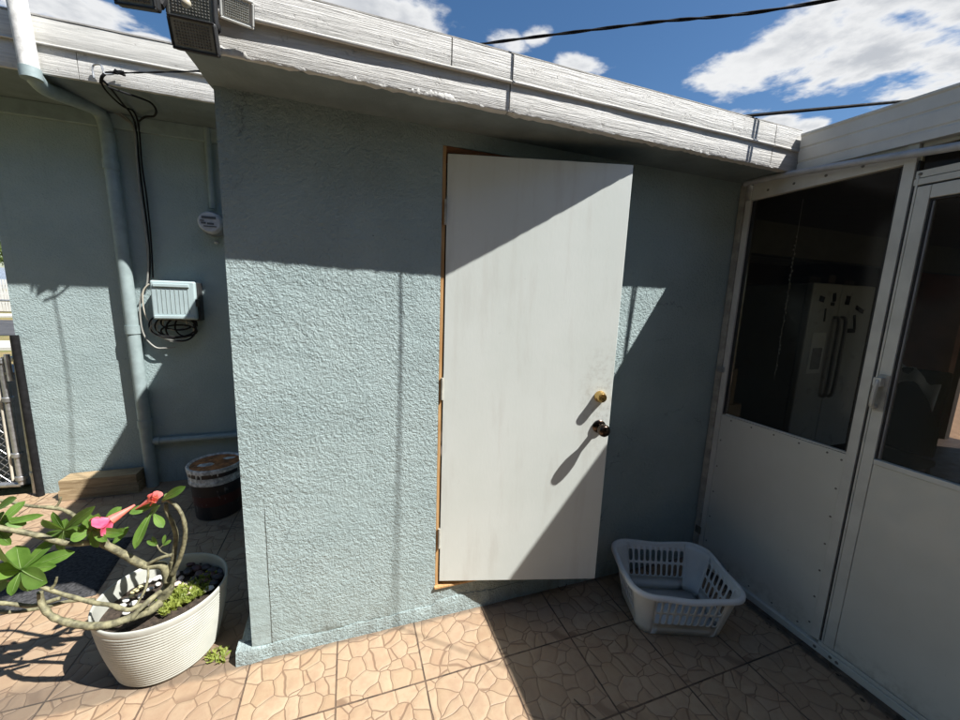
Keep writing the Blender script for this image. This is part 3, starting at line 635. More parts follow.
pb('head_rail', -.0695, -.662, 2.118, 2.207, M['alum'], .006, .04)
pb('gasket', -.648, -.6595, .951, 2.116, M['gasket'], -.004, .02)
pb('window_screen', -.088, -.648, .951, 2.117, M['screen'], -.012, .002, 0)
pb('post', -.662, -.697, .052, 2.207, M['alum'], .014, .05)
pb('gasket', -.698, -.7045, .053, 2.12, M['gasket'], .004, .03)
pb('post', -.7055, -.7125, .053, 2.06, M['alum'], .012, .04)
# transom over the door
pb('transom_rail', -.699, YE, 2.056, 2.082, M['alum'], .006, .04)
pb('transom_rail', -.699, YE, 2.030, 2.053, M['alum'], .010, .04)
pb('gasket', -.7135, -1.53, 2.0235, 2.029, M['gasket'], .0, .03)
pb('transom_screen', -.701, YE, 2.082, 2.165, M['screen'], -.012, .002, 0)
pb('head_rail', -.699, YE, 2.166, 2.207, M['alum'], -.004, .03)
# door leaf
pd = boxo('porch_door', (XR-.014, XR+.014, -1.489, -.7525, .953-.012, .962), M['alum'], porch, bevel=.002)
def db_(name, y0, y1, z0, z1, mt, proud=.014, th=.028, bevel=.002): return boxo(name, (XR-proud, XR-proud+th, min(y0, y1), max(y0, y1), z0, z1), mt, pd, bevel=bevel)
def reparent(o): return o
db_('stile', -.7145, -.752, .056, 2.022, M['alum']); db_('stile', -1.49, -1.53, .056, 2.022, M['alum'])
db_('top_rail', -.753, -1.489, 1.975, 2.022, M['alum']); db_('lower_panel', -.7525, -1.489, .056, .9405, M['panel'], .010, .02)
db_('gasket', -.7525, -.7585, .963, 1.974, M['gasket'], .006, .02); db_('gasket', -.7525, -1.489, 1.967, 1.9745, M['gasket'], .006, .02)
db_('glazing_bead', -.759, -.766, .963, 1.966, simple('grey bead', (.18, .18, .19), .4), .004, .016)
db_('pane', -.759, -1.489, .963, 1.966, M['glass'], -.003, .002, 0)
# handle
bm = NB(); hy, hz = -.735, 1.235
box(bm, XR-.018, XR-.013, hy-.016, hy+.016, hz-.075, hz+.075)
hd = obj('handle', bm, M['alumdirty'], pd, bevel=.002)
bm = NB(); tube(bm, smooth_path([(XR-.018, hy+.006, hz+.055), (XR-.045, hy+.006, hz+.048), (XR-.05, hy+.008, hz), (XR-.045, hy+.010, hz-.05), (XR-.020, hy+.010, hz-.060)], 4), .008, 8)
box(bm, XR-.046, XR-.018, hy-.004, hy+.020, hz+.028, hz+.062); obj('grip', bm, M['alum'], hd, smooth=True)
pb('post', -1.532, -1.59, .052, 2.03, M['alum'], .014, .05); pb('lower_panel', -1.592, YE, .054, .94, M['panel'], 0, .02); pb('window_screen', -1.592, YE, .95, 2.03, M['screen'], -.012, .002, 0)
# rivets
M['rivet'] = simple('dull rivet', (.16, .15, .13), .5)
def rivet(y, z, r=.0045, proud=0):
    bm = NB(); lathe(bm, [(r, 0), (r*.9, .002), (r*.4, .0032), (0, .0034)], n=10, mx=Matrix.Translation((XR-proud, y, z)) @ Matrix.Rotation(R_(-90), 4, 'Y')); obj('rivet', bm, M['rivet'], porch, smooth=True)
for k in range(6): rivet(-.085, .15+k*.16)
for k in range(7): rivet(-.645, .10+k*.135)
for k in range(5): rivet(-.13-k*.115, .922)
for k in range(5): rivet(-.12-k*.12, .06)
for k, y in enumerate((-.15, -.27, -.40, -.53, -.65)): rivet(y, 2.150, .0062, .006)
rivet(-.712, 2.069, .0062, .006); rivet(-.75, .020, .007, .02); rivet(-.775, .018, .007, .02); rivet(-.69, .018, .007, .02)
boxo('bracket_plate', (XR-.017, XR-.011, -.055, -.012, 1.185, 1.215), M['steel'], porch, bevel=.001)
boxo('bracket_plate', (XR-.017, XR-.011, -.050, -.015, .170, .215), simple('corroded plate', (.16, .15, .11), .7, var=.3), porch, bevel=.001)
# conduit along the head
tag(tubeo('electrical_conduit', smooth_path([(XR-.03, -.04, 2.206), (XR-.035, -.15, 2.200), (XR-.04, -.29, 2.186), (XR-.043, -.55, 2.158), (XR-.045, -.8, 2.128), (XR-.045, -1.4, 2.07), (XR-.045, -2.6, 1.96)], 5), .0145, M['conduit'], None, 14), 'grey plastic conduit running along the top of the porch wall', 'conduit')
# porch fascia, falling slightly towards the viewer
bm = NB(); XF = 1.995; rows = []
XS = {-.272: .030, -.8: .002, -1.6: -.010, -3.2: -.020}
prf = [(0, 0), (0, .030), (.004, .034), (.004, .040), (0, .044), (0, .092), (.004, .096), (.004, .101), (0, .105), (0, .150), (-.006, .156), (-.006, .164), (.045, .166), (.045, 0)]
for y in (-.272, -.8, -1.6, -3.2):
    dzz = (y+.272)*.052; rows.append([bm.verts.new((XF+XS[y]+a, y, 2.203+b_+dzz)) for a, b_ in prf])
for a, c in zip(rows[:-1], rows[1:]):
    for k in range(len(prf)): bm.faces.new((a[k], a[(k+1) % len(prf)], c[(k+1) % len(prf)], c[k]))
bm.faces.new(rows[0]); bm.faces.new(rows[-1])
obj('fascia', bm, M['fascia_al'], porch)
bm = NB()
def sl_box(bm, x0, x1, y0, y1, zb, th):
    a = [bm.verts.new(p) for p in ((x0, y0, zb(y0)), (x1, y0, zb(y0)), (x1, y1, zb(y1)), (x0, y1, zb(y1)))]; c = [bm.verts.new((v.co.x, v.co.y, v.co.z+th)) for v in a]
    bm.faces.new(a); bm.faces.new(c)
    for k in range(4): bm.faces.new((a[k], a[(k+1) % 4], c[(k+1) % 4], c[k]))
sl_box(bm, XF+.078, 7.2, -3.4, -.30, lambda y: 2.30+(y+.272)*.052, .05); box(bm, XR+.10, 7.2, -.299, 3.2, 2.30, 2.36)
obj('roof', bm, M['roofing'], porch)
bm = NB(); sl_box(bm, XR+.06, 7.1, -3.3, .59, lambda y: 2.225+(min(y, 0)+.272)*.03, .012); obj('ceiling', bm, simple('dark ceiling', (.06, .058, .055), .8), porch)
bm = NB(); box(bm, XR+.06, 7.2, .60, .70, 1.985, 2.29); obj('beam', bm, simple('pale beam', (.09, .09, .085), .7), porch)
# inside of the room
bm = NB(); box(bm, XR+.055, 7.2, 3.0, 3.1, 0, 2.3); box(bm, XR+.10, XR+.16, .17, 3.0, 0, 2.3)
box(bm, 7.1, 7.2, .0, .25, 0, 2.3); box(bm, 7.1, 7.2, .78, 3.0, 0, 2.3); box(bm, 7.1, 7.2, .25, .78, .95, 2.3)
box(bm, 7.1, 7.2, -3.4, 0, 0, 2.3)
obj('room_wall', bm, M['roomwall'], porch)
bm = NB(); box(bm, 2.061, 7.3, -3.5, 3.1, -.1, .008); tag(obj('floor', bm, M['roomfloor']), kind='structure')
bm = NB(); box(bm, 7.301, 12, -6, 6, -.1, .004); tag(obj('path', bm, simple('orange paving', (.55, .33, .2), .8, var=.15)), kind='structure')
# refrigerator seen through the window
fx, fy, fw_, fh = 3.87, .64, .90, 1.80
fg = thing('refrigerator', 'white side by side refrigerator with dispenser and magnets, seen through the dark pane', 'refrigerator', (fx, fy, 0))
boxo('body', (fx+.005, fx+fw_-.005, fy+.062, fy+.75, .03, fh-.01), M['fridge'], fg, bevel=.01)
for (a, c) in ((fx, fx+fw_*.44), (fx+fw_*.44+.006, fx+fw_)):
    d_ = boxo('door', (a, c, fy, fy+.058, .08, fh), M['fridge'], fg, bevel=.014, seg=3)
    hx = (c-.045) if a == fx else (a+.045)
    tubeo('handle', smooth_path([(hx, fy, 1.50), (hx, fy-.045, 1.46), (hx, fy-.05, 1.15), (hx, fy-.045, .80), (hx, fy, .76)], 5), .016, M['fridgegrey'], d_, 10)
bm = NB(); box(bm, fx+.09, fx+.28, fy-.006, fy+.001, .98, 1.36); obj('dispenser_trim', bm, M['plastic'], fg, bevel=.004)
bm = NB(); box(bm, fx+.12, fx+.25, fy-.010, fy-.005, 1.02, 1.22); obj('dispenser', bm, M['fridgegrey'], fg, bevel=.01)
for k, (mx_, mz_, w1, h1, r1) in enumerate(((.13, 1.66, .07, .05, .2), (.30, 1.68, .04, .08, -.2), (.29, 1.62, .05, .03, 0), (.50, 1.66, .06, .08, .1), (.21, 1.52, .02, .12, -.1), (.66, 1.46, .03, .14, -.3), (.70, 1.58, .13, .04, .35), (.63, 1.38, .12, .04, 0))):
    bm = NB(); box(bm, -w1/2, w1/2, -.006, .0, -h1/2, h1/2, Matrix.Translation((fx+mx_, fy-.001, mz_)) @ Matrix.Rotation(r1, 4, 'Y'))
    tag(obj('fridge_magnet', bm, M['black'], None, bevel=.01, seg=3), ['dark magnet at the top left of the fridge', 'tall dark magnet left of the fridge door gap', 'small flat magnet just under the tall one', 'round dark magnet on the right fridge door', 'narrow strip magnet above the dispenser', 'long slanted magnet right of the handles', 'wide tilted magnet at the right edge of the fridge', 'lowest wide magnet on the right fridge door'][k], 'magnet', 'dark magnets on the fridge')
for k, (bx_, w1, h1) in enumerate(((.18, .16, .06), (.42, .10, .09), (.68, .16, .05))):
    bm = NB(); box(bm, fx+bx_-w1/2, fx+bx_+w1/2, fy+.1, fy+.3, fh, fh+h1)
    tag(obj('kitchen_box', bm, M['roomwall'], None, bevel=.01), ['left low dark box on top of the fridge', 'small taller dark box on top of the fridge, middle of three', 'right flat dark box on top of the fridge'][k], 'box', 'dark boxes on the fridge')
# cardboard boxes, chair with towel, red post
bx_a = aty(722, 385, .25).x; bz_a = aty(742, 404, .25).z; bz_b = aty(742, 369, .25).z
for k, (x, y, z, sx_, sy_, sz_, lab) in enumerate(((bx_a-.08, .25, .008, .30, .30, bz_a-.008, 'taller dim cardboard box on the porch floor by the corner'), (bx_a, .26, bz_a, .15, .24, bz_b-bz_a, 'small cardboard box stacked on the taller one'))):
    bm = NB(); box(bm, x, x+sx_, y, y+sy_, z, z+sz_); o = obj('cardboard_box', bm, M['cardboard'], None, bevel=.004); tag(o, lab, 'box')
rc0 = atx(905, 430, 6.3)
bm = NB(); y_ = atx(925, 330, 6.3).y; box(bm, 6.25, 6.37, y_-.27, y_+.27, .008, 2.29); tag(obj('brown_post', bm, M['redwood'], None, bevel=.006), 'reddish brown wide post standing inside the dark porch', 'post')
ch = thing('chair', 'dark chair draped with a white towel inside the porch', 'chair', (3.9, .1, .008))
cx, cyy = atx(896, 400, 3.9).x, atx(892, 400, 3.9).y; zt_ = atx(896, 364, 3.9).z
box_ = NB(); box(box_, cx-.22, cx+.22, cyy-.22, cyy+.22, .43, .48); obj('seat', box_, M['black'], ch, bevel=.015)
box_ = NB(); box(box_, cx+.17, cx+.21, cyy-.21, cyy+.21, .50, zt_-.03); obj('backrest', box_, M['black'], ch, bevel=.02)
for s in (-1, 1):
    for t2 in (-1, 1): tubeo('leg', [(cx+s*.19, cyy+t2*.19, .43), (cx+s*.22, cyy+t2*.22, .008)], .014, M['black'], ch, 8)
bm = NB(); g = []
for i in range(15):
    row = []
    for j in range(12):
        t1 = i/14; yy = cyy + .19 - t1*.36; a = j/11*2-1
        zz = zt_ - .17*abs(a)**1.6*(1+.5*math.sin(t1*6+1)) - .10*t1*t1 + .01*math.sin(t1*25+a*3); xx = cx+.19 + a*.05 + .012*math.sin(t1*17) - .03*(1-a*a)*0
        row.append(bm.verts.new((xx, yy, zz)))
    g.append(row)
for i in range(14):
    for j in range(11): bm.faces.new((g[i][j], g[i+1][j], g[i+1][j+1], g[i][j+1]))
tw = obj('towel', bm, M['cloth'], None, smooth=True, angle=180); tw.modifiers.new('solid', 'SOLIDIFY').thickness = .006; tag(tw, 'crumpled white towel hung over the dark chair', 'towel')
# string of clear beads hanging behind the window
bm = NB(); random.seed(3)
for k in range(34):
    z = 2.0 - k*.026; blob(bm, (2.62+.008*random.random(), .05+.012*random.random(), z), .0035+.003*random.random(), (1, 1, 1.6), 1, 0)
tube(bm, [(2.623, .055, 2.28), (2.623, .055, 1.1)], .0012, 5)
tag(obj('bead_string', bm, simple('clear bead', (.7, .7, .7), .1), None, smooth=True), 'string of small pale beads hanging behind the porch window', 'bead string')

# ------------------------------------------------------------------ laundry basket
BC = V(1.525, -.312, 0); BR = R_(-21); BH = .245
bk = thing('laundry_basket', 'white plastic laundry basket with slotted sides by the shed corner', 'laundry basket', BC)
def rrect(u_, hw, hd, r):
    """point on a rounded rectangle, u in 0..1, and parameter lengths"""
    segs = [('l', V(-hw+r, -hd, 0), V(hw-r, -hd, 0)), ('a', V(hw-r, -hd+r, 0), -90), ('l', V(hw, -hd+r, 0), V(hw, hd-r, 0)), ('a', V(hw-r, hd-r, 0), 0),
            ('l', V(hw-r, hd, 0), V(-hw+r, hd, 0)), ('a', V(-hw+r, hd-r, 0), 90), ('l', V(-hw, hd-r, 0), V(-hw, -hd+r, 0)), ('a', V(-hw+r, -hd+r, 0), 180)]
    k, f = u_
    s = segs[k]
    if s[0] == 'l': return s[1].lerp(s[2], f)
    a = R_(s[2] + 90*f); return s[1] + V(math.cos(a), math.sin(a), 0)*r
def bpoint(u_, v_):
    z = .004 + BH*v_; hw = .198 + .052*v_; hd = .148 + .052*v_; p = rrect(u_, hw, hd, .055+.035*v_)
    p.z = z
    if v_ > .95: p.z -= .012*math.exp(-(((u_[1]-.5)/.28)**2)) * (1 if u_[0] in (0, 4) else .6 if u_[0] in (2, 6) else 0)
    return Matrix.Rotation(BR, 4, 'Z') @ p
bm = NB()
def patch(k, f0, f1, v0, v1, hole, nu=1, nv=1):
    if not hole:
        for i in range(nu):
            for j in range(nv):
                a, b_ = f0+(f1-f0)*i/nu, f0+(f1-f0)*(i+1)/nu; c, d_ = v0+(v1-v0)*j/nv, v0+(v1-v0)*(j+1)/nv
                bm.faces.new([bm.verts.new(bpoint((k, x), y)) for x, y in ((a, c), (b_, c), (b_, d_), (a, d_))])
        return
    # capsule hole in a cell
    cu, cv = (f0+f1)/2, (v0+v1)/2; wu, wv = (f1-f0), (v1-v0)
    cap, rim = [], []
    n_ = 20
    for q in range(n_):
        a = q*2*math.pi/n_ + math.pi/n_
        ca, sa = math.cos(a), math.sin(a)
        # superellipse for hole; square for rim
        hx_ = .335*math.copysign(abs(ca)**.6, ca); hz_ = .42*math.copysign(abs(sa)**.45, sa)
        mx2 = max(abs(ca), abs(sa)); cap.append((cu+wu*hx_, cv+wv*hz_)); rim.append((cu+wu*.5*ca/mx2, cv+wv*.5*sa/mx2))
    for q in range(n_):
        r2 = (q+1) % n_
        bm.faces.new([bm.verts.new(bpoint((k, x), y)) for x, y in (rim[q], rim[r2], cap[r2], cap[q])])
    # fill rim corners
    for (sx_, sy_) in ((1, 1), (-1, 1), (-1, -1), (1, -1)):
        cc = (cu+wu*.5*sx_, cv+wv*.5*sy_); near = sorted(range(n_), key=lambda q: (rim[q][0]-cc[0])**2/wu**2+(rim[q][1]-cc[1])**2/wv**2)[:2]
        try: bm.faces.new([bm.verts.new(bpoint((k, x), y)) for x, y in (rim[near[0]], cc, rim[near[1]])])
        except Exception: pass
VB, V1, V2, V3 = .16, .26, .56, .86
for k in range(8):
    if k % 2: patch(k, 0, 1, 0, 1, False, 8, 8); continue
    nn = 10 if k in (0, 4) else 6
    patch(k, 0, 1, 0, V1, False, nn, 2); patch(k, 0, 1, V3, 1, False, nn*2, 3)
    for i in range(nn):
        patch(k, i/nn, (i+1)/nn, V1, V2, True); patch(k, i/nn, (i+1)/nn, V2, V3, True)
bm.faces.new([bm.verts.new(bpoint((k, f), 0)) for k in range(8) for f in ((0, .33, .66, 1) if k % 2 else (0, 1))])
bmesh.ops.remove_doubles(bm, verts=bm.verts, dist=4e-4)
o = obj('tub', bm, M['plastic'], bk, smooth=True, angle=50); o.matrix_parent_inverse = Matrix.Identity(4)
s_ = o.modifiers.new('solid', 'SOLIDIFY'); s_.thickness = .0022; s_.offset = -1
bm = NB(); ring = []
for k in range(8):
    for f in ([i/6 for i in range(6)] if k % 2 else [i/24 for i in range(24)]):
        p = bpoint((k, f), 1.0); d_ = V(p.x, p.y, 0).normalized(); ring.append((p, d_))
rows = []
for p, d_ in ring:
    rows.append([bm.verts.new(p+d_*a+V(0, 0, b_)) for a, b_ in ((-.004, -.003), (-.003, .004), (.004, .007), (.015, .005), (.021, -.002), (.021, -.012), (.018, -.012), (.016, -.003), (.004, .001))])
for i in range(len(rows)):
    a, c = rows[i], rows[(i+1) % len(rows)]
    for k in range(9): bm.faces.new((a[k], a[(k+1) % 9], c[(k+1) % 9], c[k]))
o = obj('rim', bm, M['plastic'], bk, smooth=True, angle=60); o.matrix_parent_inverse = Matrix.Identity(4)

# ------------------------------------------------------------------ bucket
bu = V(-.895, 1.335, 0); bucket = thing('paint_bucket', 'dark labelled paint bucket with rusty lid and dried white paint drips', 'bucket', bu)
H = .37
bm = NB(); lathe(bm, [(.130, 0), (.134, .004), (.152, H-.115), (.156, H-.112)], n=48); o = obj('body', bm, M['bucket'], bucket, smooth=True); o.matrix_parent_inverse = Matrix.Identity(4)
bm = NB(); lathe(bm, [(.154, H-.115), (.160, H-.112), (.160, H-.092), (.156, H-.090), (.157, H-.062), (.156, H-.06)], n=48)
o = obj('collar', bm, M['paintwhite'], bucket, smooth=True); o.matrix_parent_inverse = Matrix.Identity(4)
bm = NB(); lathe(bm, [(.1575, H-.060), (.158, H-.024)], n=48); o = obj('band', bm, M['bucket'], bucket, smooth=True); o.matrix_parent_inverse = Matrix.Identity(4)
bm = NB(); lathe(bm, [(.160, H-.030), (.166, H-.028), (.167, H-.006), (.163, H), (.154, H), (.150, H-.008), (.146, H-.010)], n=48)
for k in range(26):
    a = random.random()*6.28; l = .01+.05*random.random(); r = .158
    tube(bm, [(r*math.cos(a), r*math.sin(a), H-.025), (r*math.cos(a), r*math.sin(a), H-.025-l)], [.006, .003], 6)
o = obj('lid_rim', bm, M['paintwhite'], bucket, smooth=True); o.matrix_parent_inverse = Matrix.Identity(4)
bm = NB(); lathe(bm, [(.147, H-.014), (.147, H-.009), (.1, H-.008), (.0, H-.0075)], n=48); o = obj('lid', bm, M['rust'], bucket, smooth=True); o.matrix_parent_inverse = Matrix.Identity(4)
bm = NB(); blob(bm, (-.045, -.03, H-.007), .035, (1.3, .8, .06), 3, .5, 4); blob(bm, (.07, .06, H-.007), .03, (1.2, .7, .06), 3, .5, 9); o = obj('paint_blot', bm, M['paintwhite'], bucket, smooth=True); o.matrix_parent_inverse = Matrix.Identity(4)
s0 = aty(233, 456, 1.53); tag(tubeo('stick', [V(s0.x+.00, 1.60, .02), aty(239, 425, 1.80)], .008, simple('grey stick', (.30, .27, .24), .8)), 'thin grey stick leaning behind the paint bucket', 'stick')
# timber blocks by the wall
for k in range(2):
    bm = NB(); x0, x1 = -2.0+.006*k, -1.535-.008*k; z0 = .001+.075*k
    box(bm, x0, x1, 1.765+.005*k, 1.905, z0, z0+.073); bmesh.ops.subdivide_edges(bm, edges=bm.edges, cuts=5, use_grid_fill=True)
    for v in bm.verts: v.co += V(noise.noise(v.co*14), noise.noise(v.co*14+V(5, 0, 0)), noise.noise(v.co*14+V(0, 5, 0)))*.004
    tag(obj('timber_block', bm, M['timber'], None, smooth=True, angle=35), ['lower', 'upper'][k] + ' of two rough timber blocks stacked at the foot of the far teal wall', 'timber', 'timber blocks at the foot of the wall')
# door mat
mp = [V(-1.235, .62, 0), V(-1.30, 1.14, 0), V(-2.02, 1.06, 0), V(-1.95, .56, 0)]
bm = NB(); 
for i in range(40):
    for j in range(30):
        def P_(a, c): 
            q = mp[0].lerp(mp[3], a/40).lerp(mp[1].lerp(mp[2], a/40), c/30); ed = min(a, 40-a, c, 30-c); q.z = (.002 if ed == 0 else .012) + .003*noise.noise(V(q.x*30, q.y*30, 0)); return q
        bm.faces.new([bm.verts.new(P_(a, c)) for a, c in ((i, j), (i+1, j), (i+1, j+1), (i, j+1))])
tag(obj('door_mat', bm, M['mat'], None, smooth=True), 'charcoal doormat lying on the patio behind the potted plant', 'doormat')

# ------------------------------------------------------------------ pot with desert rose
PC = V(-.756, .158, 0)
pot = thing('plant_pot', 'cream ribbed round pot holding the flowering succulent', 'pot', PC)
bm = NB(); prof = [(.0, .0), (.150, .0), (.164, .004), (.171, .014)]
for i in range(85):
    t = i/84; z = .016 + t*.262; r = .173 + .049*t + .006*math.sin(t*math.pi) + .0016*math.sin(i*math.pi/2*1.0) ; prof.append((r, z))
prof += [(.2225, .282), (.2235, .290), (.224, .300), (.2225, .303), (.219, .304), (.216, .301), (.216, .285), (.205, .20), (.0, .195)]
lathe(bm, prof, n=96); o = obj('pot_body', bm, M['ceramic'], pot, smooth=True, angle=60); o.matrix_parent_inverse = Matrix.Identity(4)
bm = NB()
gr = 26; vs = {}
for i in range(gr):
    for j in range(60):
        r = .211*i/(gr-1); a = j/60*2*math.pi; x, y = r*math.cos(a), r*math.sin(a); vs[i, j] = bm.verts.new((x, y, .232 + .012*noise.noise(V(x*22, y*22, 0)) + .005*noise.noise(V(x*80, y*80, 3))))
for i in range(gr-1):
    for j in range(60): bm.faces.new((vs[i, j], vs[i, (j+1) % 60], vs[i+1, (j+1) % 60], vs[i+1, j]))
o = obj('soil', bm, M['soil'], pot, smooth=True, angle=180); o.matrix_parent_inverse = Matrix.Identity(4)
# pebbles, stones
random.seed(5)
def stone(name, px_, py_, r, scl, mt, label, cat, group, seed, z=.252):
    p = atz(px_, py_, z); bm = NB(); blob(bm, (0, 0, 0), r, scl, 2, .22, seed, random.random()*3.14)
    o = obj(name, bm, mt, None, smooth=True, angle=180); o.location = p; tag(o, label, cat, group); return o
pb_ = [(188, 571, .020, 0), (196, 568, .020, 1), (206, 567, .019, 0), (213, 570, .020, 0), (200, 574, .021, 1), (209, 575, .022, 1), (217, 577, .022, 0), (194, 579, .018, 0), (204, 581, .019, 1), (221, 571, .018, 0), (213, 583, .018, 0), (191, 564, .017, 1), (203, 561, .017, 0), (213, 562, .016, 0)]
for k, (a, c, r, t) in enumerate(pb_): stone('pebble', a, c, r, (1.3, .9, .6), M['pebble'] if t == 0 else M['plum'], 'smooth dark pebble heaped at the back right of the pot', 'pebble', 'dark pebbles in the pot', k, .252)
for k, (a, c, r) in enumerate(((176, 574, .016), (181, 578, .013), (186, 584, .014), (178, 583, .015), (184, 590, .012), (174, 580, .012), (192, 588, .012), (189, 593, .010), (166, 586, .012), (171, 590, .011), (196, 584, .011), (170, 597, .010), (199, 588, .009))):
    stone('seashell', a, c, r, (1.2, .9, .5), M['shell'], 'pinkish white shell fragment beside the green groundcover', 'shell', 'pinkish shells in the pot', 30+k)
for k, (a, c, r) in enumerate(((210, 588, .015), (151, 572, .017), (157, 578, .015), (148, 581, .013), (160, 570, .014), (128, 611, .016), (122, 606, .013), (206, 590, .010), (141, 596, .013), (150, 589, .012), (134, 603, .014), (158, 584, .011), (146, 604, .012), (126, 600, .012), (152, 597, .010), (163, 577, .011))):
    stone('white_stone', a, c, r, (1.2, .9, .6), M['whitestone'], 'white stone on the soil near the pot rim', 'stone', 'white stones in the pot', 50+k)
for k, (a, c, r) in enumerate(((135, 591, .013), (141, 587, .014), (132, 596, .010))):
    stone('yellow_stone', a, c, r, (1.2, .9, .6), M['yellowstone'], 'yellowish stone on the soil at the left of the pot', 'stone', 'yellowish stones in the pot', 70+k)
# groundcover
def leaf(bm, base, tip, wd, nrm, fold=.18, curl=.12, rib=None):
    base, tip = Vector(base), Vector(tip); ax = tip-base; L = ax.length; ax.normalize(); nrm = Vector(nrm); nrm = (nrm-ax*nrm.dot(ax)).normalized(); sd = ax.cross(nrm)
    K = 9; rows = []
    for i in range(K+1):
        t = i/K; wv = wd*.5*1.12*(math.sin(math.pi*min(1, t**1.5*.96+.02))**.62)*(1 if t < .97 else .4); wv = max(wv, wd*.03)
        c = base + ax*(L*t) + nrm*(-curl*L*(t-.3)**2)
        rows.append([bm.verts.new(c + sd*wv*s + nrm*(abs(s)*wv*fold*2)) for s in (-1, -.5, 0, .5, 1)])
    for a, c in zip(rows[:-1], rows[1:]):
        for k in range(4):
            f = bm.faces.new((a[k], a[k+1], c[k+1], c[k])); f.smooth = True
    if rib is not None:
        pts = [base + ax*(L*t) + nrm*(-curl*L*(t-.3)**2 + .0012) for t in [i/8 for i in range(8)]]
        tube(rib, pts, [wd*.030*(1.2-t/8) for t in range(8)], 5)
random.seed(11); bm = NB()
for k in range(620):
    a = random.random(); b_ = random.random(); p = atz(162+a*48+random.uniform(-3, 3), 610-a*26+random.uniform(-9, 7), .240)
    if (p-PC).xy.length > .205: continue
    dr = V(random.uniform(-1, 1), random.uniform(-1, 1), random.uniform(.6, 1.6)).normalized()
    leaf(bm, p, p+dr*random.uniform(.018, .038), random.uniform(.006, .010), V(random.uniform(-1, 1), random.uniform(-1, 1), .8), .1, .3)
tag(obj('groundcover', bm, M['cover'], None), 'lime green succulent groundcover filling the pot front', 'groundcover', kind='stuff')
bm = NB()
for k in range(110):
    p = atz(random.uniform(206, 227), 0, 0) if False else atz(random.uniform(205, 226), random.uniform(650, 663), 0)
    if (p-PC).xy.length < .175 or p.x > -.475: continue
    dr = V(random.uniform(-1, 1), random.uniform(-1, 1), random.uniform(.4, 1.4)).normalized(); leaf(bm, p, p+dr*random.uniform(.012, .03), random.uniform(.004, .008), V(random.uniform(-1, 1), -.3, 1), .1, .3)
tag(obj('weeds', bm, M['cover'], None), 'small green weeds growing between pot and wall corner', 'weeds', kind='stuff')
# the plant
plant = thing('desert_rose', 'succulent desert rose with bare curving branches, green leaves and pink flowers', 'plant', V(-.74, .15, .23))
YP = .13
def pp3(pts): return [aty(a, b_, YP + (q[0] if q else 0)) for (a, b_, *q) in pts]
bm = NB()
def branch(pts, r0, r1, k=6):
    P3 = smooth_path(pp3(pts), k); n_ = len(P3); rs = []
    for i, p in enumerate(P3):
        t = i/(n_-1); rs.append((r0+(r1-r0)*t)*(.80+.18*noise.noise(p*38)+.12*noise.noise(p*90)))
    tube(bm, P3, rs, 12)
branch([(150, 628, .02), (155, 612, .02), (164, 598, .02), (168, 584, .02), (166, 570, .02)], .042, .020)
branch([(158, 606, .04), (167, 590, .03), (172, 576, .02), (173, 560, .0)], .030, .013)
branch([(172, 572), (174, 553), (176, 536), (172, 522), (167, 512), (166, 503)], .0125, .0085)
branch([(172, 575, -.02), (180, 558, -.03), (185, 538, -.04), (184, 521, -.04), (178, 508, -.03), (168, 500, -.01), (163, 501)], .0115, .0075)
branch([(168, 582), (163, 566), (146, 566, -.01), (130, 558, -.02), (114, 549, -.03), (97, 542, -.04), (84, 543, -.05), (68, 543, -.05), (56, 541, -.05), (40, 536, -.05), (22, 532, -.05), (0, 528, -.05), (-25, 520, -.05)], .019, .010)
branch([(110, 547, -.03), (95, 530, -.02), (78, 518, .0), (66, 511, .02), (54, 508, .03), (30, 506, .04), (4, 501, .05), (-15, 500, .05)], .011, .006)
branch([(55, 508, .03), (59, 503, .03), (61, 497, .03)], .006, .004)
branch([(160, 603, -.04), (148, 612, -.08), (133, 617, -.12), (112, 624, -.14), (90, 626, -.14), (70, 623, -.13), (53, 617, -.12), (44, 608, -.11), (41, 600, -.10), (40, 592, -.10)], .020, .010)
branch([(150, 612, -.07), (140, 606, -.10), (128, 610, -.12), (110, 605, -.10), (95, 603, -.08), (72, 597, -.06), (50, 590, -.05), (35, 583, -.05), (22, 577, -.05), (8, 580, -.05)], .012, .008)
branch([(160, 592, -.05), (150, 600, -.09), (138, 611, -.12), (131, 620, -.13)], .013, .010)
branch([(60, 598, -.07), (45, 603, -.07), (30, 606, -.08), (12, 604, -.08), (-12, 602, -.08)], .009, .008)
branch([(95, 600, -.02), (70, 601, -.02), (45, 607, -.03), (15, 612, -.03), (-12, 611, -.03)], .008, .008)
branch([(50, 590, -.05), (55, 584, -.05), (57, 577, -.05)], .007, .004); branch([(135, 607, -.10), (145, 590, -.08), (148, 577, -.06), (148, 568, -.04)], .006, .005)
branch([(174, 556), (164, 553, -.01), (159, 549, -.01), (157, 545, -.01)], .004, .003); branch([(159, 549), (163, 545)], .003, .002)
branch([(145, 566, -.01), (160, 558, -.02), (172, 555, -.02)], .010, .008)
obj('stem', bm, M['bark'], plant, smooth=True, angle=180)
bm = NB(); rb = NB()
def L(b0, b1, wd, nx=.0, nz=.35, d0=0, d1=0, ny=-1.0):
    A = aty(b0[0], b0[1], YP+d0); B = aty(b1[0], b1[1], YP+d1); leaf(bm, A, B, wd, (nx, ny, nz), .14, .12, rb)
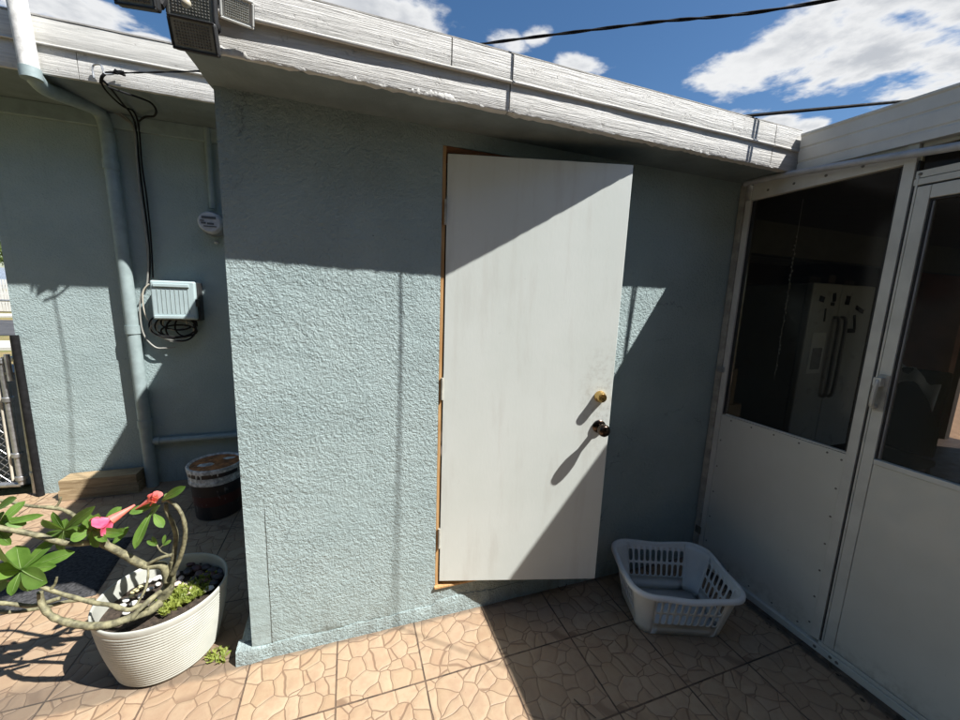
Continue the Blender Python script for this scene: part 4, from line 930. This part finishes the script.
# topmost
L((162, 500), (184, 487), .030, .3, .6, -.01, -.05); L((152, 511), (133, 549), .036, -.4, .3, 0, -.06); L((157, 504), (129, 513), .030, 0, .9, 0, -.03); L((154, 514), (163, 527), .028, .5, .6, 0, -.05)
L((160, 505), (150, 515), .024, -.5, .5, 0, .03); L((164, 500), (170, 493), .020, .2, .8, 0, .03)
L((157, 546), (147, 541), .014, 0, .7, -.01, -.02); L((158, 545), (152, 537), .012, 0, .7, 0, -.02); L((163, 545), (165, 535), .012, .2, .7, 0, 0); L((163, 546), (171, 540), .012, .2, .7, 0, 0)
# cluster at (64,530)
for tp, wd in (((42, 521), .034), ((92, 508), .030), ((41, 539), .026), ((60, 553), .034), ((83, 519), .028), ((93, 531), .030), ((52, 513), .022), ((74, 538), .026), ((66, 519), .024), ((50, 545), .026)): L((64, 530), tp, wd, random.uniform(-.4, .4), random.uniform(.2, 1.0), -.05, -.05+random.uniform(-.07, .05))
# cluster at (92,530)
for tp, wd in (((86, 514), .030), ((98, 514), .026), ((70, 540), .034), ((122, 534), .030), ((97, 548), .028), ((90, 547), .024), ((80, 525), .026), ((106, 541), .024)): L((92, 530), tp, wd, random.uniform(-.4, .4), random.uniform(.2, 1.0), -.06, -.06+random.uniform(-.07, .05))
L((104, 521), (121, 507), .028, .2, .8, .0, .02); L((110, 538), (124, 529), .024, .3, .6, 0, -.02); L((112, 545), (128, 527), .024, .2, .5, .02, .04)
# big cluster at (22,569)
for tp, wd, nz in (((-4, 549), .062, .9), ((16, 546), .058, .8), ((44, 583), .060, .5), ((55, 538), .036, .6), ((72, 552), .042, .8), ((54, 566), .030, .7), ((-12, 590), .055, .5), ((10, 596), .034, .3), ((30, 592), .034, .3), ((-10, 572), .05, .8)): L((21, 570), tp, wd, random.uniform(-.3, .3), nz, -.05, -.05+random.uniform(-.10, .03))
# left edge leaves
for b0, tp, wd in (((4, 512), (-14, 530), .04), ((2, 520), (26, 524), .034), ((-2, 526), (24, 501), .030), ((0, 524), (42, 515), .022), ((-4, 510), (14, 498), .03), ((5, 515), (8, 538), .034), ((-4, 530), (10, 545), .03)): L(b0, tp, wd, random.uniform(-.3, .3), random.uniform(.2, .9), -.03, -.03+random.uniform(-.06, .04))
me_leaf = obj('foliage', bm, M['leaf'], plant, smooth=True, angle=180)
obj('leaf_ribs', rb, M['rib'], me_leaf, smooth=True, angle=180)
def flower(base, mouth, petals, R0, mt=M['petal']):
    ax = (mouth-base).normalized(); bm = NB(); pts = [base.lerp(mouth, t) for t in (0, .25, .5, .75, 1)]; tube(bm, pts, [R0*.10, R0*.16, R0*.24, R0*.34, R0*.42], 12, False)
    o = obj('flower', bm, M['petaltube'], plant, smooth=True, angle=180)
    bm = NB(); n0 = ax.orthogonal().normalized(); b0 = ax.cross(n0)
    for k in range(5):
        a = k*2*math.pi/5+.3; d = n0*math.cos(a)+b0*math.sin(a); p = mouth + d*R0*.30; leaf(bm, p, p+(d*.42+ax*.9)*R0*petals, R0*1.15, d*.9-ax*.3, .12, -.25)
    obj('petals', bm, mt, o, smooth=True, angle=180)
flower(aty(135, 505, YP-.01), aty(111, 520, YP-.05), 1.25, .042)
M['petal2'] = leaf_mat('coral petal', (.70, .14, .18), (.78, .34, .26), .5)
flower(aty(136, 509, YP-.02), aty(150, 500, YP-.03), 1.0, .022, M['petal2'])
flower(aty(150, 506, YP-.02), aty(156, 497, YP-.03), 1.1, .018, M['petal2'])

# twigs on the tiles
for k, (a, c, d_, lab) in enumerate((((553, 579), (562, 590), (570, 578), 'short dark twig on the sunlit tile near the shadow edge'), ((539, 571), (545, 577), (552, 583), 'thin pale twig lying on the sunlit tile below the door'), ((574, 699), (584, 708), (596, 718), 'dark twig on the shaded tile at the bottom of the patio'))):
    tag(tubeo('twig', smooth_path([atz(*a, .005), atz(*c, .008), atz(*d_, .005)], 4), .0018, simple('twig bark %d' % k, (.07, .05, .035), .9), None, 6), lab, 'twig')
# dry leaf litter by the porch foot
random.seed(21); bm = NB()
for k in range(60):
    p = V(random.uniform(1.93, 1.995), random.uniform(-1.5, -.25), .004); blob(bm, p, random.uniform(.003, .008), (1, 1.4, .4), 1, .3, k)
tag(obj('leaf_litter', bm, simple('dry litter', (.09, .07, .05), .9, var=.4, vs=40), None), 'dark debris gathered along the foot of the porch', 'debris', kind='stuff')

# ------------------------------------------------------------------ gate and street beyond, far left
gate = thing('chain_link_gate', 'galvanised chain link gate standing ajar beside the house corner', 'gate', (-2.32, 1.98, 0))
tubeo('post', [(-2.225, 1.955, 0), (-2.215, 1.955, 1.17)], .026, M['steel'], gate, 14)
tubeo('post', [(-2.175, 1.895, 0), (-2.180, 1.895, 1.19)], .022, M['black'], gate, 14)  # black tube added for the strip of shade between gate post and wall
tubeo('gate_frame', smooth_path([(-2.32, 1.98, .98), (-2.32, 1.98, .5), (-2.32, 1.98, .07)], 2), .021, M['steel'], gate, 14)
tubeo('gate_frame', [(-2.32, 1.98, .07), (-3.3, 2.10, .07)], .021, M['steel'], gate, 12); tubeo('gate_frame', [(-2.32, 1.98, 1.0), (-3.3, 2.10, 1.0)], .021, M['steel'], gate, 12); tubeo('gate_frame', [(-3.3, 2.10, .07), (-3.3, 2.10, 1.0)], .021, M['steel'], gate, 12)
tubeo('tension_bar', [(-2.37, 1.985, .10), (-2.36, 1.985, .97)], .008, M['cablewhite'], gate, 8)
for z in (1.0, .72, .30, .12): bm = NB(); lathe(bm, [(.029, -.016), (.031, -.014), (.031, .014), (.029, .016)], (-2.32, 1.98, z), 14); obj('frame_band', bm, M['steel'], gate, smooth=True)
for z in (1.02, .16): bm = NB(); lathe(bm, [(.032, -.018), (.034, -.014), (.034, .014), (.032, .018)], (-2.218, 1.955, z), 14); obj('post_band', bm, M['steel'], gate, smooth=True)
bm = NB()
box(bm, -2.31, -2.22, 1.96, 1.975, 1.00, 1.03); box(bm, -2.31, -2.22, 1.96, 1.975, .90, .92); tube(bm, [(-2.27, 1.95, .86), (-2.27, 1.95, 1.05)], .016, 8)
obj('hinge_fitting', bm, M['steel'], gate, smooth=True)
bm = NB(); cell = .055
for k in range(-18, 20):
    for s in (-1, 1):
        pts = []
        for q in range(34):
            z = .08 + q*cell/2; x = k*cell + s*q*cell/2
            if -.93 < x < -.05 or True:
                xx = -2.37 - (x % .93); 
        x0 = k*cell
        a, c = (x0, .08), (x0+s*.89, .97)
        # clip to the frame
        t0, t1 = 0, 1; dxx = c[0]-a[0]
        lo, hi = sorted(((0-a[0])/dxx, (.92-a[0])/dxx)); t0, t1 = max(0, lo), min(1, hi)
        if t1-t0 < .02: continue
        A = (a[0]+dxx*t0, a[1]+.89*t0); B = (a[0]+dxx*t1, a[1]+.89*t1)
        tube(bm, [(-2.375-A[0], 1.985+A[0]*.12+s*.002, A[1]), (-2.375-B[0], 1.985+B[0]*.12+s*.002, B[1])], .0022, 5)
obj('wire_mesh', bm, M['steel'], gate, smooth=True)
# blue grey bin panel behind the gate
bm = NB(); box(bm, -3.1, -2.36, 2.35, 2.85, -.1, .84); tag(obj('storage_bin', bm, simple('slate blue plastic', (.10, .13, .18), .5), None, bevel=.02), 'slate blue storage bin just behind the chain link gate', 'bin')
# white fence across the street
wf = thing('picket_fence', 'white picket fence across the street on the far left', 'fence', (-17, 27, 0))
bm = NB()
for k in range(110): x = -25 + k*.13; box(bm, x, x+.085, 27, 27.03, -.05, 1.75+.06*math.sin(k*.2))
obj('pickets', bm, M['whitesmooth'], wf); bm = NB(); box(bm, -25, -10.6, 27.04, 27.1, .3, .4); box(bm, -25, -10.6, 27.04, 27.1, 1.3, 1.4); obj('rail', bm, M['whitesmooth'], wf)
# mid chain link fence
sf = thing('street_fence', 'low galvanised street fence beyond the gate', 'fence', (-7, 10.5, 0))
tubeo('rail', [(-16, 10.5, 1.12), (-3.6, 10.5, 1.12)], .025, M['steel'], sf, 8)
for x in (-9.6, -8.0, -6.7, -5): tubeo('post', [(x, 10.5, -.12), (x, 10.5, 1.18)], .03, M['steel'], sf, 8)
# parked car
car = thing('parked_car', 'silver car parked beyond the white fence, barely visible at the far left', 'car', (-21.4, 32, 0))
bm = NB(); sec = [(-2.2, .35, .75), (-2.1, .3, .95), (-1.2, .25, 1.05), (-.7, .25, 1.5), (.6, .25, 1.55), (1.3, .25, 1.1), (2.1, .3, .95), (2.25, .4, .7)]; rows = []
for x, z0, z1 in sec: rows.append([bm.verts.new((x, y, z)) for y, z in ((-.85, z0), (-.88, (z0+z1)/2), (-.70, z1), (.70, z1), (.88, (z0+z1)/2), (.85, z0))])
for a, c in zip(rows[:-1], rows[1:]):
    for k in range(6): bm.faces.new((a[k], a[(k+1) % 6], c[(k+1) % 6], c[k]))
bm.faces.new(rows[0]); bm.faces.new(rows[-1]); bmesh.ops.translate(bm, verts=bm.verts, vec=(-21.4, 32, .9)); obj('body', bm, simple('silver paint', (.45, .5, .56), .3, .5), car, smooth=True)
for sx_ in (-1.4, 1.4):
    for sy_ in (-.8, .8): bm = NB(); lathe(bm, [(.15, -.1), (.33, -.1), (.35, 0), (.33, .1), (.15, .1)], n=20, mx=Matrix.Translation((-21.4+sx_, 32+sy_, 1.2)) @ Matrix.Rotation(R_(90), 4, 'X')); obj('wheel', bm, M['black'], car, smooth=True)
boxo('driveway', (-26, -15, 28, 36, -.12, .86), M['concrete'])
tag(bpy.data.objects['driveway'], kind='structure')
# tree
tr = thing('street_tree', 'leafy green street tree beyond the white fence at the far left', 'tree', (-24.5, 37, 0))
tubeo('trunk', smooth_path([(-24.5, 37, 0), (-24.3, 37, 1.5), (-24.6, 37, 3.2), (-24.4, 37, 4.4)], 4), .18, M['bark'], tr, 10)
bm = NB(); random.seed(9)
for k in range(60):
    c = V(-24.5, 37, 4.0) + V(random.gauss(0, 1.3), random.gauss(0, 1.3), random.gauss(0, .75))
    for j in range(70):
        p = c + V(random.gauss(0, .32), random.gauss(0, .32), random.gauss(0, .25)); s = .09; n_ = V(random.gauss(0, 1), random.gauss(0, 1), random.gauss(0, 1)).normalized(); t_ = n_.orthogonal().normalized(); b_ = n_.cross(t_)
        bm.faces.new([bm.verts.new(p+t_*s), bm.verts.new(p+b_*s*.6), bm.verts.new(p-t_*s), bm.verts.new(p-b_*s*.6)])
obj('crown', bm, M['treeleaf'], tr)

# ------------------------------------------------------------------ unseen masses added to cut sky light: dark house and hedge
nb = thing('house_blocker', 'dark tan house added unseen behind the viewer to cut sky light', 'house', (0, -5, 0))
boxo('wall', (-5.5, 2.2, -9, -3.4, -.12, 4.6), simple('tan wall', (.16, .14, .12), .9, var=.1, vs=2), nb)
boxo('roof', (-5.8, 2.4, -9.4, -3.35, 4.6, 4.8), M['roofing'], nb)
hg_ = thing('hedge_blocker', 'tall dark hedge added out of view on the left to cut sky light', 'hedge_blocker', (-6.4, -3, 0))
bm = NB(); box(bm, -7.2, -6.0, -9, -.6, -.12, 3.1); bmesh.ops.subdivide_edges(bm, edges=bm.edges, cuts=20, use_grid_fill=True)
for v_ in bm.verts: v_.co += V(noise.noise(v_.co*2), noise.noise(v_.co*2+V(9, 0, 0)), noise.noise(v_.co*2+V(0, 9, 0)))*.35
obj('blocker_foliage', bm, M['treeleaf'], hg_)  # unseen mass added to hold back western sky light
